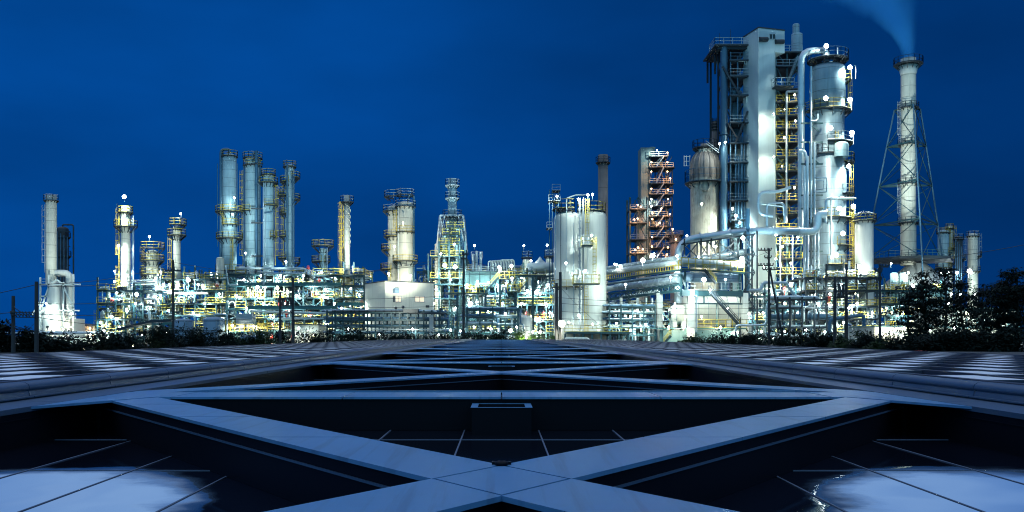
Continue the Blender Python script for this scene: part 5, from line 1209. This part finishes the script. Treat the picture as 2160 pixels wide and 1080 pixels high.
# rooftop vent fan on bridge
# ---------------------------------------------------------------- big horizontal drums
for px0, px1, py, rr, Yd, lab in ((1428, 1566, 655, 31, 172, 'huge pale horizontal drum with domed end under the corner of the pipe bridge'), (1411, 1448, 664, 21, 163, 'smaller pale drum with a round manhole end, in front of the huge horizontal drum')):
    t = thing('horizontal_drum', lab, 'drum', (X((px0+px1)/2, Yd), Yd, G))
    r_ = S(rr, Yd); a, b = X(px0, Yd), X(px1, Yd); zc = Z(py, Yd); m = MB()
    pr = [(r_*math.sin(R(q_)), a+r_*.55*(1-math.cos(R(q_)))) for q_ in (3, 20, 40, 60, 80, 90)]+[(r_, b-r_*.5)]+[(r_*math.cos(R(q_)), b-r_*.5+r_*.5*math.sin(R(q_))) for q_ in (20, 40, 60, 88)]
    m.lathe(pr[::-1], (0, Yd, zc), 32, 'x'); m.build('shell', 'cream_smooth', t)
    bd = MB(); k = a+r_*.6
    while k < b-r_*.4: bd.lathe([(r_+.001, -.05), (r_+.05, -.05), (r_+.05, .05), (r_+.001, .05)], (k, Yd, zc), 32, 'x'); k += 1.9
    bd.build('band', 'silver', t)
    for f_ in (.25, .75): s_ = MB(); s_.bb((a+(b-a)*f_-.4, Yd-r_*.8, G), (a+(b-a)*f_+.4, Yd+r_*.8, zc-r_*.45)); s_.build('saddle', 'concrete', t)
    m = MB(); m.lathe([(.7, .05), (.7, -.15), (.01, -.2)][::-1], (a+.1, Yd-r_*.25, zc), 14, 'x'); m.build('manway', 'dark_steel', t)
lamps(t, [(1442, 692, 1.3, WARM), (1424, 640, .7, WARM)], 158, 600, WARM, .16, .5)
t = thing('low_deck', 'green-sided low deck with pale sloping roof under the big drums', 'platform', (X(1500, 160), 160, G))
m = MB(); m.bb((X(1385, 160), 159.5, Z(692, 160)-.2), (X(1575, 160), 165, Z(692, 160))); dk = m.build('deck', 'teal_pipe', t); q = MB(); rail_line(q, [P(1470, 692, 159.6), P(1575, 692, 159.6)], 1.5, .06, 1.2); q.build('railing', 'yellow', dk)
m = MB(); m.bb((X(1400, 160), 160.5, G), (X(1560, 160), 164, Z(693, 160)-.25)); m.build('plinth', 'tank_green', t)
stair(t, P(1402, 725, 157.5), P(1416, 708, 157.5), 1.0, 'yellow')
lamps(t, [(1520, 690, .8, WARM)], 158.6, 500)
t = thing('ground_pipe', 'fat white pipe bending low along the ground in front of the slab tower foot', 'pipe', (X(1590, 156), 156, G))
pipe(t, [(1552, 712), (1552, 686), (1616, 686), (1618, 636), (1640, 636)], 155, 2.6, 'steel_pipe', bend=.8); pipe(t, [(1580, 612), (1606, 612), (1609, 596), (1660, 596), (1664, 606), (1676, 624), (1690, 627)], 156, 3.0, 'steel_pipe', bend=.8)
for px in (1584, 1612): m = MB(); m.bar(P(px, 722, 156), P(px, 690, 156), .35); m.build('support', 'concrete', t)
t = thing('ground_pipe', 'thick horizontal blue pipe low in front of the great column foot', 'pipe', (X(1690, 158), 158, G))
pipe(t, [(1622, 668), (1745, 668), (1760, 674)], 158, 6.5, 'blue_pipe', n=14); pipe(t, [(1668, 724), (1668, 624)], 157, 3, 'concrete'); pipe(t, [(1660, 702), (1720, 702)], 157, 1.5, 'teal_pipe')
pipe(t, [(1750, 724), (1750, 674), (1822, 664), (1822, 740)], 140, 4.0, 'blue_pipe', bend=.7, n=12)
t = thing('warehouse', 'low cream warehouse with a wide roller door, right of the white silo', 'building', (X(1880, 130), 130, G))
m = MB(); m.bb((X(1845, 130), 130, G), (X(1990, 130), 140, Z(690, 130))); m.build('wall', 'building_white', t)
m = MB(); m.bb((X(1843, 130), 129.7, Z(690, 130)+.003), (X(1992, 130), 140.3, Z(687, 130))); m.build('roof', 'tank_green', t)
m = MB(); m.bb((X(1862, 130), 129.9, G), (X(1893, 130), 129.98, Z(702, 130))); dr = m.build('door', 'building_white', t)
m = MB()
for px in (1860, 1895): m.bar(P(px, 728, 129.85), P(px, 701, 129.85), .2)
m.bar(P(1859, 701, 129.85), P(1896, 701, 129.85), .2); m.build('frame', 'galv', dr)
lamps(t, [(1852, 694, 1.5, WARM), (1908, 692, 1.3, WARM), (1960, 694, 2.0, WHITE)], 126.5, 700, WARM, .2, .6)
t = thing('warehouse', 'long white flat-roofed building glimpsed behind the dark trees at far right', 'building', (X(2080, 150), 150, G))
m = MB(); m.bb((X(1985, 150), 150, G), (X(2150, 150), 160, Z(652, 150))); m.build('wall', 'building_white', t); m = MB(); m.bb((X(1983, 150), 149.7, Z(652, 150)+.003), (X(2152, 150), 160.3, Z(649, 150))); m.build('roof', 'tank_green', t)
m = MB()
for px in range(1995, 2150, 22): m.bar(P(px, 728, 149.8), P(px, 653, 149.8), .2)
m.bar(P(1985, 690, 149.8), P(2150, 690, 149.8), .3); m.build('trim', 'tank_green', t)
lamps(t, [(2045, 572, 2.0), (2000, 640, 1.6), (2040, 660, 2.2, WARM), (2075, 675, 2.2), (2015, 690, 2), (2110, 670, 1.6)], 143, 1200, WHITE, .28, 1)

U['m'] = unit('process_unit', 'dense dark pipe unit directly behind the heater stack frame', 'process unit', 893, 1005, 198, 8, [690, 660, 630, 600, 570], 6, 31, [(915, 640, 1), (960, 650, 1), (985, 620, 1), (940, 690, 1, WARM)], 26, 22, 4, 8)
# ---------------------------------------------------------------- floodlights aimed up at the columns
uplight(rk2, 100, 690, 172, P(108, 480, 190), 26000, 44); uplight(U['a'], 255, 636, 166, P(265, 500, 178), 15000, 44)
uplight(U['b'], 322, 636, 170, P(321, 545, 182), 9000, 40); uplight(U['b'], 366, 636, 172, P(373, 520, 184), 9000, 34)
uplight(U['c'], 482, 574, 158, P(484, 430, 196), 30000, 34, (.62, .90, 1.0)); uplight(U['c'], 540, 572, 158, P(538, 440, 200), 30000, 34, (.62, .90, 1.0)); uplight(U['c'], 590, 572, 158, P(588, 450, 196), 30000, 36, (.62, .90, 1.0))  # added fill floodlights, put in to brighten the unlit grey columns
uplight(U['d'], 668, 574, 166, P(681, 540, 188), 7000, 40, (.62, .90, 1.0)); uplight(U['d'], 725, 600, 165, P(732, 500, 180), 36000, 46)
uplight(rk, 850, 648, 148, P(843, 500, 186), 52000, 36, (.95, 1.0, .85)); uplight(rk, 835, 650, 146, P(840, 630, 165), 6000, 70, (.95, 1.0, .85))
uplight(U['e'], 985, 612, 168, P(954, 430, 184), 62000, 46, (.66, .94, 1.0))
uplight(rk, 930, 652, 152, P(1225, 560, 166), 5000, 30); uplight(U['g'], 1300, 640, 172, P(1272, 420, 198), 20000, 30, (1, .95, .85))
uplight(U['g'], 1410, 640, 162, P(1480, 420, 192), 42000, 34, (1, .97, .80)); uplight(U['h'], 1612, 620, 156, P(1605, 260, 185), 48000, 34, (.55, .90, 1.0))
uplight(U['i'], 1815, 580, 158, P(1823, 520, 172), 9000, 44); uplight(U['i'], 1745, 580, 150, P(1745, 300, 180), 30000, 44, (.62, .95, 1.0))
uplight(U['j'], 1890, 606, 176, P(1916, 300, 208), 130000, 38, (.80, 1.0, 1.0)); uplight(U['j'], 1975, 606, 184, P(2020, 530, 225), 34000, 50, (.85, 1, .95))

# ---------------------------------------------------------------- low lamps on posts of their own
for px, py, Y_, pw, sz, col, lab in ((1185, 683, 118.6, 1500, .46, WARM, 'biggest brightest floodlight, low in front of the two thick black posts by the silos'), (1077, 698, 139.5, 1300, .30, WHITE, 'low floodlight shining among the green bushes left of the silos'), (174, 738, 90, 500, .14, WARM, 'small warm lamp low between bushes near the furnace'), (278, 730, 99, 700, .16, WARM, 'small warm lamp low at the foot of the slim lamp-topped column'), (1110, 712, 136.5, 600, .10, WARM, 'tiny lamp low above the bright green bush under the cream round tank')):
    t = thing('floodlight', lab, 'lamp', (X(px, Y_), Y_, G))
    m = MB(); m.tube([(X(px, Y_), Y_+.3, G), P(px, py, Y_)+Vector((0, .3, -.05))], .06, 6); m.build('post', 'pole', t)
    lamp(t, px, py, Y_, max(pw, 1150 if sz > .2 else pw), col, sz, 0, 'lamp_head')

# ================================================================ POLES, WIRES, PLANTS, SMOKE
def pole(label, px, py_top, Y, wpx, arms=(), group=None, kind='utility_pole', knobs=True):
    t = thing(kind, label, 'pole', (X(px, Y), Y, G), group)
    r = S(wpx/2, Y); m = MB(); m.tube([(X(px, Y), Y, G), (X(px, Y), Y, Z(py_top, Y))], [r*1.12, r*.88], 10); m.build('post', 'pole', t)
    for py, l_, r_ in arms:
        a = MB(); z = Z(py, Y); x = X(px, Y)
        a.bar((x-S(l_, Y), Y-.2, z), (x+S(r_, Y), Y-.2, z), .14, .16); a.bar((x-S(l_*.5, Y), Y-.2, z), (x, Y-.2, z-.6), .06); am = a.build('crossarm', 'pole', t)
        i_ = MB(); n = max(2, int((l_+r_)/6))
        for k in range(n+1):
            xx = x-S(l_, Y)+S(l_+r_, Y)*k/n; i_.lathe([(.05, 0), (.11, .06), (.06, .12), (.11, .18), (.05, .26)], (xx, Y-.2, z+.08), 7)
        i_.build('insulator', 'lamp_housing', am)
    return t
pole('leftmost dark pole at the far left edge, shorter of two', 28, 624, 76, 7.5, [(664, 2, 4)])
pole('taller blue-grey pole beside the leftmost one, joined to it by a wire truss', 77, 594, 76, 8)
t = thing('wire_truss', 'dark wire bracket spanning the two poles at the far left', 'bracket', (X(52, 76), 76, Z(670, 76)))
m = MB()
for py in (659, 669): m.bar(P(30, py, 75.8), P(76, py+1, 75.8), .07)
for i in range(6): m.tube([P(33+i*7, 657, 75.7), P(36+i*7, 664, 75.7), P(35+i*7, 668, 75.7), P(31+i*7, 662, 75.7)], .05, 5)
m.bar(P(30, 649, 75.8), P(60, 668, 75.8), .05); m.build('bracket', 'pole', t)
pole('tall thin dark pole in front of the round-topped column', 365, 548, 140, 5.5, [(571, 16, 18)])
pole('shorter dark pole of the close pair before the tangle of pipes', 591, 615, 132, 5.5)
pole('taller dark pole of the close pair before the tangle of pipes', 618, 585, 132, 6, [(660, 4, 2)])
t = thing('wire_truss', 'dark tangle of brackets hung between the close pair of poles', 'bracket', (X(605, 132), 132, Z(640, 132)))
m = MB(); rn = random.Random(4)
for py in (628, 637, 645, 658): m.bar(P(593, py, 131.7), P(617, py, 131.7), .12)
for i in range(16): m.tube([P(594+i*1.4, 628, 131.6), P(596+i*1.4+rn.uniform(-2, 2), 633+rn.uniform(0, 4), 131.6), P(594+i*1.4, 642+rn.uniform(0, 4), 131.6)], .06, 5)
m.build('bracket', 'pole', t)
pole('dark utility pole with crossarms in front of the heater stack', 978, 530, 138, 5, [(538, 9, 10), (546, 6, 6)])
pole('thick tall black post of the pair before the silos', 1182, 574, 120, 6.5)
pole('shorter black post of the pair before the silos', 1174, 597, 120, 6.5)
pole('tall pole with many crossarms and wires before the pale slab tower', 1622, 524, 122, 4.6, [(528, 24, 4), (544, 10, 4), (560, 24, 8), (569, 14, 22)])
t = thing('pole_brace', 'slanting dark prop leaning on the many-armed pole', 'pole', (X(1652, 122), 122, G))
MB().tube([P(1652, 721, 122), P(1623.5, 565, 122.2)], [.17, .13], 8).build('post', 'pole', t)
pole('left thick black post before the great column foot', 1761, 583, 104, 7)
pole('right thick black post before the great column foot', 1785, 583, 104, 7)
t = thing('wire_truss', 'dark wire bracket between the two thick posts at the great column', 'bracket', (X(1773, 104), 104, Z(618, 104)))
m = MB()
for py in (600, 615, 628): m.bar(P(1762, py, 103.7), P(1785, py, 103.7), .1)
for i in range(12): m.tube([P(1764+i*1.7, 600, 103.6), P(1766+i*1.7+rn.uniform(-2, 2), 612, 103.6), P(1764+i*1.7, 628, 103.6)], .05, 5)
m.build('bracket', 'pole', t)
pole('thin pole with hooked insulators left of the big trees', 1856, 558, 92, 5, [(563, 3, 16), (572, 12, 3), (590, 10, 2)])
WIRES = [(( -80, 632, 76), (77, 600, 76)), ((77, 600, 76), (365, 552, 140)), ((77, 603, 76), (365, 571, 140)), ((77, 640, 76), (365, 610, 140)), ((77, 662, 76), (365, 640, 140)), ((-80, 664, 76), (28, 659, 76)), ((77, 669, 76), (365, 676, 140)),
 ((365, 553, 140), (618, 572+14, 132)), ((365, 571, 140), (618, 590, 132)), ((365, 640, 140), (591, 640, 132)), ((365, 676, 140), (591, 668, 132)), ((365, 696, 140), (591, 690, 132)),
 ((618, 588, 132), (978, 546, 138)), ((618, 592, 132), (978, 538, 138)), ((618, 630, 132), (978, 622, 138)), ((618, 645, 132), (978, 644, 138)), ((618, 668, 132), (978, 668, 138)),
 ((978, 546, 138), (1182, 590, 120)), ((978, 622, 138), (1182, 628, 120)), ((978, 668, 138), (1182, 660, 120)), ((978, 690, 138), (1182, 682, 120)),
 ((1182, 628, 120), (1622, 640, 122)), ((1182, 640, 120), (1622, 650, 122)), ((1182, 657, 120), (1622, 660, 122)), ((1182, 672, 120), (1622, 672, 122)), ((1182, 684, 120), (1622, 686, 122)), ((1182, 606, 120), (1285, 700, 150)),
 ((1622, 529, 122), (1576, 536, 160)), ((1622, 640, 122), (1761, 628, 104)), ((1622, 660, 122), (1761, 650, 104)), ((1622, 675, 122), (1761, 668, 104)), ((1785, 600, 104), (1856, 563, 92)), ((1785, 620, 104), (1856, 590, 92)), ((1785, 650, 104), (1856, 672, 92)), ((1785, 665, 104), (1856, 690, 92)), ((1856, 566, 92), (1930, 735, 96)), ((1856, 560, 92), (2240, 500, 100))]
def near(w):
    names = {28: 'the leftmost pole', 77: 'the second left pole', 365: 'the thin pole by the round-topped column', 591: 'the shorter pipe-tangle pole', 618: 'the taller pipe-tangle pole', 978: 'the heater pole', 1182: 'the tall post by the silos', 1622: 'the many-armed pole', 1761: 'the left great-column post', 1785: 'the right great-column post', 1856: 'the hooked pole'}
    return names.get(w[0])
from collections import defaultdict
spans = defaultdict(list)
for a, b in WIRES: spans[(a[0], b[0])].append((a, b))
for (xa, xb), L in spans.items():
    na, nb_ = near((xa,)), near((xb,))
    lab = ('thin wires strung from %s to %s' % (na, nb_)) if na and nb_ else ('thin wire running from %s %s' % (na or nb_, {-80: 'out of frame to the left', 1285: 'down to the silo plinth', 1576: 'to the dark portal frame', 1930: 'down toward the trees', 2240: 'out over the dark trees'}.get(xb if na else xa, 'out of frame')))
    p0 = P(*L[0][0]); t = thing('power_line', lab, 'wires', p0, 'wires strung between the poles')
    for a, b in L:
        p, q = P(*a), P(*b); sag = (q-p).length*.012; n = 14
        MB().tube([p+(q-p)*(i/n)-Vector((0, 0, sag*4*(i/n)*(1-i/n))) for i in range(n+1)], .028, 4).build('wire', 'wire', t)

# ---------------------------------------------------------------- plants
def leaf(m, p, d, w, l, rn):
    """one pointed leaf spray: two faces with a slight fold"""
    d = d.normalized(); u = d.cross(Vector((rn.uniform(-.3, .3), rn.uniform(-.3, .3), 1)))
    if u.length < 1e-3: u = Vector((1, 0, 0))
    u.normalize(); nn = u.cross(d)
    a = p; b = p+d*l*.5+u*w*.5-nn*w*.15; c = p+d*l; e = p+d*l*.5-u*w*.5-nn*w*.15
    m.add([a, b, c, e], [(0, 1, 2), (0, 2, 3)])
def clump(m, c, r, n, rn, w, l, flat=.6, droop=.15):
    for i in range(n):
        v = Vector((rn.gauss(0, 1), rn.gauss(0, 1), rn.gauss(0, 1)*flat)); v = v.normalized()*r*rn.random()**.4
        v.z *= flat
        d = Vector((v.x, v.y, v.z*.6))+Vector((rn.uniform(-1, 1), rn.uniform(-1, 1), rn.uniform(-.8, .5)))*r*.5; d.z -= droop*r
        leaf(m, c+v, d, w*rn.uniform(.7, 1.3), l*rn.uniform(.7, 1.4), rn)
def bush_mesh(seed, w, h, n, lf):
    rn = random.Random(seed); m = MB()
    k = max(5, int(w*3.5))
    for i in range(k):
        x = rn.uniform(-w/2, w/2); hh_ = h*(1-abs(x/(w/2))**2.5)*rn.uniform(.55, 1.05)
        for j in range(3): clump(m, Vector((x+rn.uniform(-.3, .3), rn.uniform(-.6, .6), hh_*(j+.5)/3)), rn.uniform(.4, .75), n//(k*3), rn, lf, lf*2.0, .8)
    return m
def make_bush(px, w, h, Y, seed, material, label, n=900):
    t = thing('bush', label, 'bush', (X(px, Y), Y, G), 'bushes along the roof edge')
    bm = bush_mesh(seed, w, h, n*2, .21); bm.v = [(a+X(px, Y), b+Y, c+G) for a, b, c in bm.v]; bm.build('foliage', material, t)
    s = MB(); rn = random.Random(seed)
    for i in range(5):
        a = rn.uniform(-w*.3, w*.3); s.tube([(X(px, Y)+a*.5, Y, G), (X(px, Y)+a, Y+rn.uniform(-.3, .3), G+h*.7)], [.05, .02], 5)
    s.build('stem', 'bark', t); return t
BUSH = [(8, 3.2, 3.0, 79, 'leaf_dark', 'dark bush at the foot of the leftmost pole'), (55, 3.4, 2.6, 80, 'leaf_dark', 'dark bush between the two leftmost poles'), (100, 3.4, 2.2, 82, 'leaf_dark', 'dark bush just right of the second pole'), (140, 3.0, 1.9, 86, 'leaf_dark', 'low dark bush in front of the furnace firebox'),
 (210, 4.5, 2.5, 92, 'leaf_dark', 'round dark bush in front of the short wide column'), (255, 4.0, 2.6, 96, 'leaf_dark', 'dark bush below the slim lamp-topped column'), (318, 4.5, 2.9, 104, 'leaf_dark', 'leafy bush below the dark-roofed gallery'), (345, 4.6, 2.9, 108, 'leaf_dark', 'leafy bush just left of the thin pole'),
 (385, 6, 3.3, 122, 'leaf_dark', 'bush in front of the left blue tank'), (420, 6, 3.2, 124, 'leaf_dark', 'bush between the two blue tanks'), (455, 6, 3.1, 126, 'leaf_dark', 'bush in front of the right blue tank'), (500, 6, 2.9, 130, 'leaf_dark', 'bush below the yellow-railed low deck'), (545, 6, 3.0, 130, 'leaf_mid', 'bush just left of the close pair of poles'), (580, 6, 2.8, 134, 'leaf_dark', 'bush at the foot of the shorter paired pole'), (640, 6, 2.7, 136, 'leaf_dark', 'bush in front of the low white shed'), (690, 7, 3.0, 137, 'leaf_dark', 'broad bush under the bright yellow lamp'), (735, 6, 3.2, 138, 'leaf_dark', 'bush at the left end of the dark pipe rack'), (760, 6, 3.1, 140, 'leaf_dark', 'thick bush below the left corner of the control building'), (815, 6, 2.6, 140, 'leaf_dark', 'bush in front of the middle of the dark pipe rack'), (850, 6, 2.3, 141, 'leaf_dark', 'low bush under the dark box on the rack'), (905, 6, 2.4, 142, 'leaf_dark', 'low bush at the right end of the dark pipe rack'), (950, 5, 2.2, 142, 'leaf_dark', 'low bush left of the heater pole'),
 (1000, 5, 2.7, 136, 'leaf_dark', 'dark bush just right of the heater pole'), (1030, 5, 3.0, 138, 'leaf_mid', 'half-lit bush left of the low star lamp'), (1060, 5, 2.8, 138, 'leaf_dark', 'dark bush under the low star lamp'), (1098, 5, 2.6, 138, 'leaf_painted_lit', 'bright green lit bush under the round cream tank'), (1125, 4, 2.0, 139, 'leaf_painted_lit', 'small bright green bush nearest the two black posts on the left'), (1165, 3, 1.9, 139, 'leaf_painted_lit', 'small bright green tuft at the foot of the two black posts'),
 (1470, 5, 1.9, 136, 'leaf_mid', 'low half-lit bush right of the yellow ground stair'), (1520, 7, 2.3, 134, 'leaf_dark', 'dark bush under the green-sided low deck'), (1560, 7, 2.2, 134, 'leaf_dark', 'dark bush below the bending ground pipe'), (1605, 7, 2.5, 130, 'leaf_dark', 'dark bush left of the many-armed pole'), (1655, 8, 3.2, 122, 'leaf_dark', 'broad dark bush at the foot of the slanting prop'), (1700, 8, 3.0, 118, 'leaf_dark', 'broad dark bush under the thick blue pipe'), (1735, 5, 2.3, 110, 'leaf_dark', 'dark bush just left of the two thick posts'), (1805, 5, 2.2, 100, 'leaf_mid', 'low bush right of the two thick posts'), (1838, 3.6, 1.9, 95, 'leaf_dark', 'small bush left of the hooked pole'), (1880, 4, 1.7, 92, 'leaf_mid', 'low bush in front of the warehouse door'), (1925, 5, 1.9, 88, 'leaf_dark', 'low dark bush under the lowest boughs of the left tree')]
for i, (px, w, h, Y, m_, lab) in enumerate(BUSH): make_bush(px, w, h, Y, 100+i, m_, lab, 800 if Y > 110 else 1000)
# red flowers under the trees
t = thing('flower_bed', 'small patch of red flowers low under the trees at right', 'flowers', (X(2085, 84), 84, G))
m = MB(); rn = random.Random(8)
for px in (1935, 1945, 2085, 2095, 2150): clump(m, P(px, 741, 84), .35, 26, rn, .12, .16)
m.build('blossom', 'red_paint', t); m = MB()
for px in (1935, 1945, 2085, 2095, 2150): m.tube([P(px, 755, 84), P(px, 741, 84)], .03, 4); clump(m, P(px, 745, 84), .4, 30, rn, .08, .2)
m.build('foliage', 'leaf_dark', t)
def make_tree(px, Y, top, spread, seed, label, tiers=9, dens=1.0, low=.18, material='leaf_dark', leafw=.16):
    """a light-crowned feathery tree: trunk, long limbs, and flat drooping sprays of leaves in uneven layers with gaps between"""
    rn = random.Random(seed); x = X(px, Y); H = Z(top, Y)-G
    t = thing('tree', label, 'tree', (x, Y, G), 'trees at the right edge')
    tr = MB(); lean = rn.uniform(-.5, .5)
    def ax(f): return Vector((x+lean*f+math.sin(f*5+seed)*.22, Y+math.cos(f*4+seed)*.2, G+H*f))
    tr.tube([ax(f/8) for f in range(9)], [.15*(1-f/8.6)+.03 for f in range(9)], 8)
    m = MB()
    for i in range(tiers):
        f = low+(1-low)*(i+rn.uniform(.2, .8))/tiers; nb = rn.choice([4, 5, 6, 7])
        wmax = spread*(1.12 if f < .62 else 1.12-.85*((f-.62)/.38)**1.5)
        for k in range(nb):
            a = rn.uniform(0, 2*math.pi); L = wmax*rn.uniform(.35, 1.15); p0 = ax(f*rn.uniform(.94, 1))
            p1 = p0+Vector((math.cos(a)*L, math.sin(a)*L*.8, L*rn.uniform(-.12, .42))); pm = (p0+p1)/2+Vector((0, 0, L*.16))
            tr.tube([p0, pm, p1], [.05, .03, .01], 5)
            for s in range(int(2+L*1.9)):
                u = rn.uniform(.22, 1.08); c = p0*(1-u)**2+pm*2*u*(1-u)+p1*u*u+Vector((rn.gauss(0, .34), rn.gauss(0, .34), rn.gauss(0, .18)))
                clump(m, c, rn.uniform(.25, .6), int(rn.uniform(6, 12)*dens), rn, leafw, leafw*2.6, .38, .35)
    tr.build('trunk', 'bark', t); m.build('crown', material, t); return t
make_tree(1921, 96, 612, 2.0, 3, 'smallest of the trees, low boughs reaching left toward the hooked pole', 8, 1.0, .14)
make_tree(1950, 97, 566, 2.3, 7, 'leafy tree in front of the cone-roofed base, its crown lit from behind', 11, 1.0, .10)
make_tree(1993, 95, 558, 2.5, 12, 'tallest airy tree, between the derrick leg and the pale end column', 12, 1.0, .10)
make_tree(2034, 96, 590, 2.4, 21, 'airy tree under the lamp by the pale end column', 10, .9, .10)
make_tree(2074, 98, 602, 2.3, 33, 'airy tree right of the pale end column, gaps showing the white building', 9, .8, .12)
make_tree(2112, 90, 588, 2.4, 41, 'dense dark tree near the right edge, left of the corner tree', 11, 1.5, .1)
make_tree(2150, 88, 566, 2.8, 55, 'densest dark tree cut by the right edge of the picture', 12, 1.8, .1)
for i_, (px, w, h, Y, m_, lab) in enumerate([(1960, 4.5, 2.2, 86, 'leaf_dark', 'dark bush under the tree before the cone-roofed base'), (2005, 5, 2.4, 85, 'leaf_dark', 'dark bush at the foot of the tallest airy tree'), (2050, 5, 2.3, 85, 'leaf_dark', 'dark bush below the pale end column'), (2095, 5, 2.2, 84, 'leaf_dark', 'dark bush beside the red flowers'), (2140, 5.5, 2.6, 83, 'leaf_dark', 'dark bush filling the lower right corner under the densest tree')]): make_bush(px, w, h, Y, 300+i_, m_, lab, 1000)

# ---------------------------------------------------------------- smoke from the tall stack
t = bpy.data.objects.new('smoke', None)
Y = 208; r0 = S(14, Y); top = P(1917, 123, Y); Hs = 22.0
m = MB()
def plume(h):   # centre drift and radius at height h over the mouth
    return -.035*h**2, r0*1.05+.06*h+.034*h*h
n = 20; rings = []
for i in range(17):
    h = Hs*i/16; c, r = plume(h); r *= 1.25
    rings.append([(top.x+c+math.cos(2*math.pi*k/n)*r, Y+math.sin(2*math.pi*k/n)*r, top.z+h) for k in range(n)])
vs = [v for g_ in rings for v in g_]; fs = [(i*n+k, i*n+(k+1) % n, (i+1)*n+(k+1) % n, (i+1)*n+k) for i in range(16) for k in range(n)]
fs += [tuple(range(n))[::-1], tuple(16*n+k for k in range(n))]
m.add(vs, fs, True)
vm = bpy.data.materials.new('smoke_volume'); vm.use_nodes = True; MATS['smoke_volume'] = vm
nn, ll = vm.node_tree.nodes, vm.node_tree.links; nn.clear()
def NN(t_, **k):
    q = nn.new(t_)
    for a, b in k.items(): setattr(q, a, b)
    return q
def MA(op, a, b=None, c=None):
    q = NN('ShaderNodeMath', operation=op)
    for i, v in enumerate((a, b, c)):
        if v is None: continue
        if isinstance(v, (int, float)): q.inputs[i].default_value = v
        else: ll.new(v, q.inputs[i])
    return q.outputs[0]
tcn = NN('ShaderNodeTexCoord'); sp = NN('ShaderNodeSeparateXYZ'); ll.new(tcn.outputs['Object'], sp.inputs[0])
hz_ = MA('MAXIMUM', sp.outputs['Z'], .001); cxn = MA('MULTIPLY', MA('POWER', hz_, 2.0), -.035)
rad = MA('ADD', MA('ADD', MA('MULTIPLY', hz_, .06), r0*1.05), MA('MULTIPLY', MA('MULTIPLY', hz_, hz_), .034))
dx = MA('DIVIDE', MA('SUBTRACT', sp.outputs['X'], cxn), rad); dy = MA('DIVIDE', sp.outputs['Y'], rad)
rr = MA('SQRT', MA('ADD', MA('MULTIPLY', dx, dx), MA('MULTIPLY', dy, dy)))
mpn = NN('ShaderNodeMapping'); mpn.inputs['Scale'].default_value = (1, 1, .25); ll.new(tcn.outputs['Object'], mpn.inputs[0])
nzn = NN('ShaderNodeTexNoise'); nzn.inputs['Scale'].default_value = .22; nzn.inputs['Detail'].default_value = 3; ll.new(mpn.outputs[0], nzn.inputs['Vector'])
rr2 = MA('ADD', rr, MA('MULTIPLY', MA('SUBTRACT', nzn.outputs['Fac'], .5), .7))
edge = NN('ShaderNodeMapRange', interpolation_type='SMOOTHSTEP'); ll.new(rr2, edge.inputs[0]); edge.inputs[1].default_value = 1.05; edge.inputs[2].default_value = .15
den = MA('MULTIPLY', edge.outputs[0], MA('MULTIPLY', MA('DIVIDE', 1.5, rad), MA('ADD', .75, MA('MULTIPLY', dx, -.5))))
pv = NN('ShaderNodeVolumePrincipled'); pv.inputs['Color'].default_value = (.10, .58, 1.0, 1); ll.new(den, pv.inputs['Density'])
ov = NN('ShaderNodeOutputMaterial'); ll.new(pv.outputs[0], ov.inputs['Volume'])
bpy.data.objects.remove(t)
me = bpy.data.meshes.new('smoke'); me.from_pydata([(a-top.x, b-Y, c-top.z) for a, b, c in m.v], [], m.f); me.materials.append(vm)
so = bpy.data.objects.new('smoke', me); COL.objects.link(so); so.location = (top.x, Y, top.z); so['kind'] = 'stuff'; so['label'] = 'pale blue smoke plume drifting left from the tall stack'
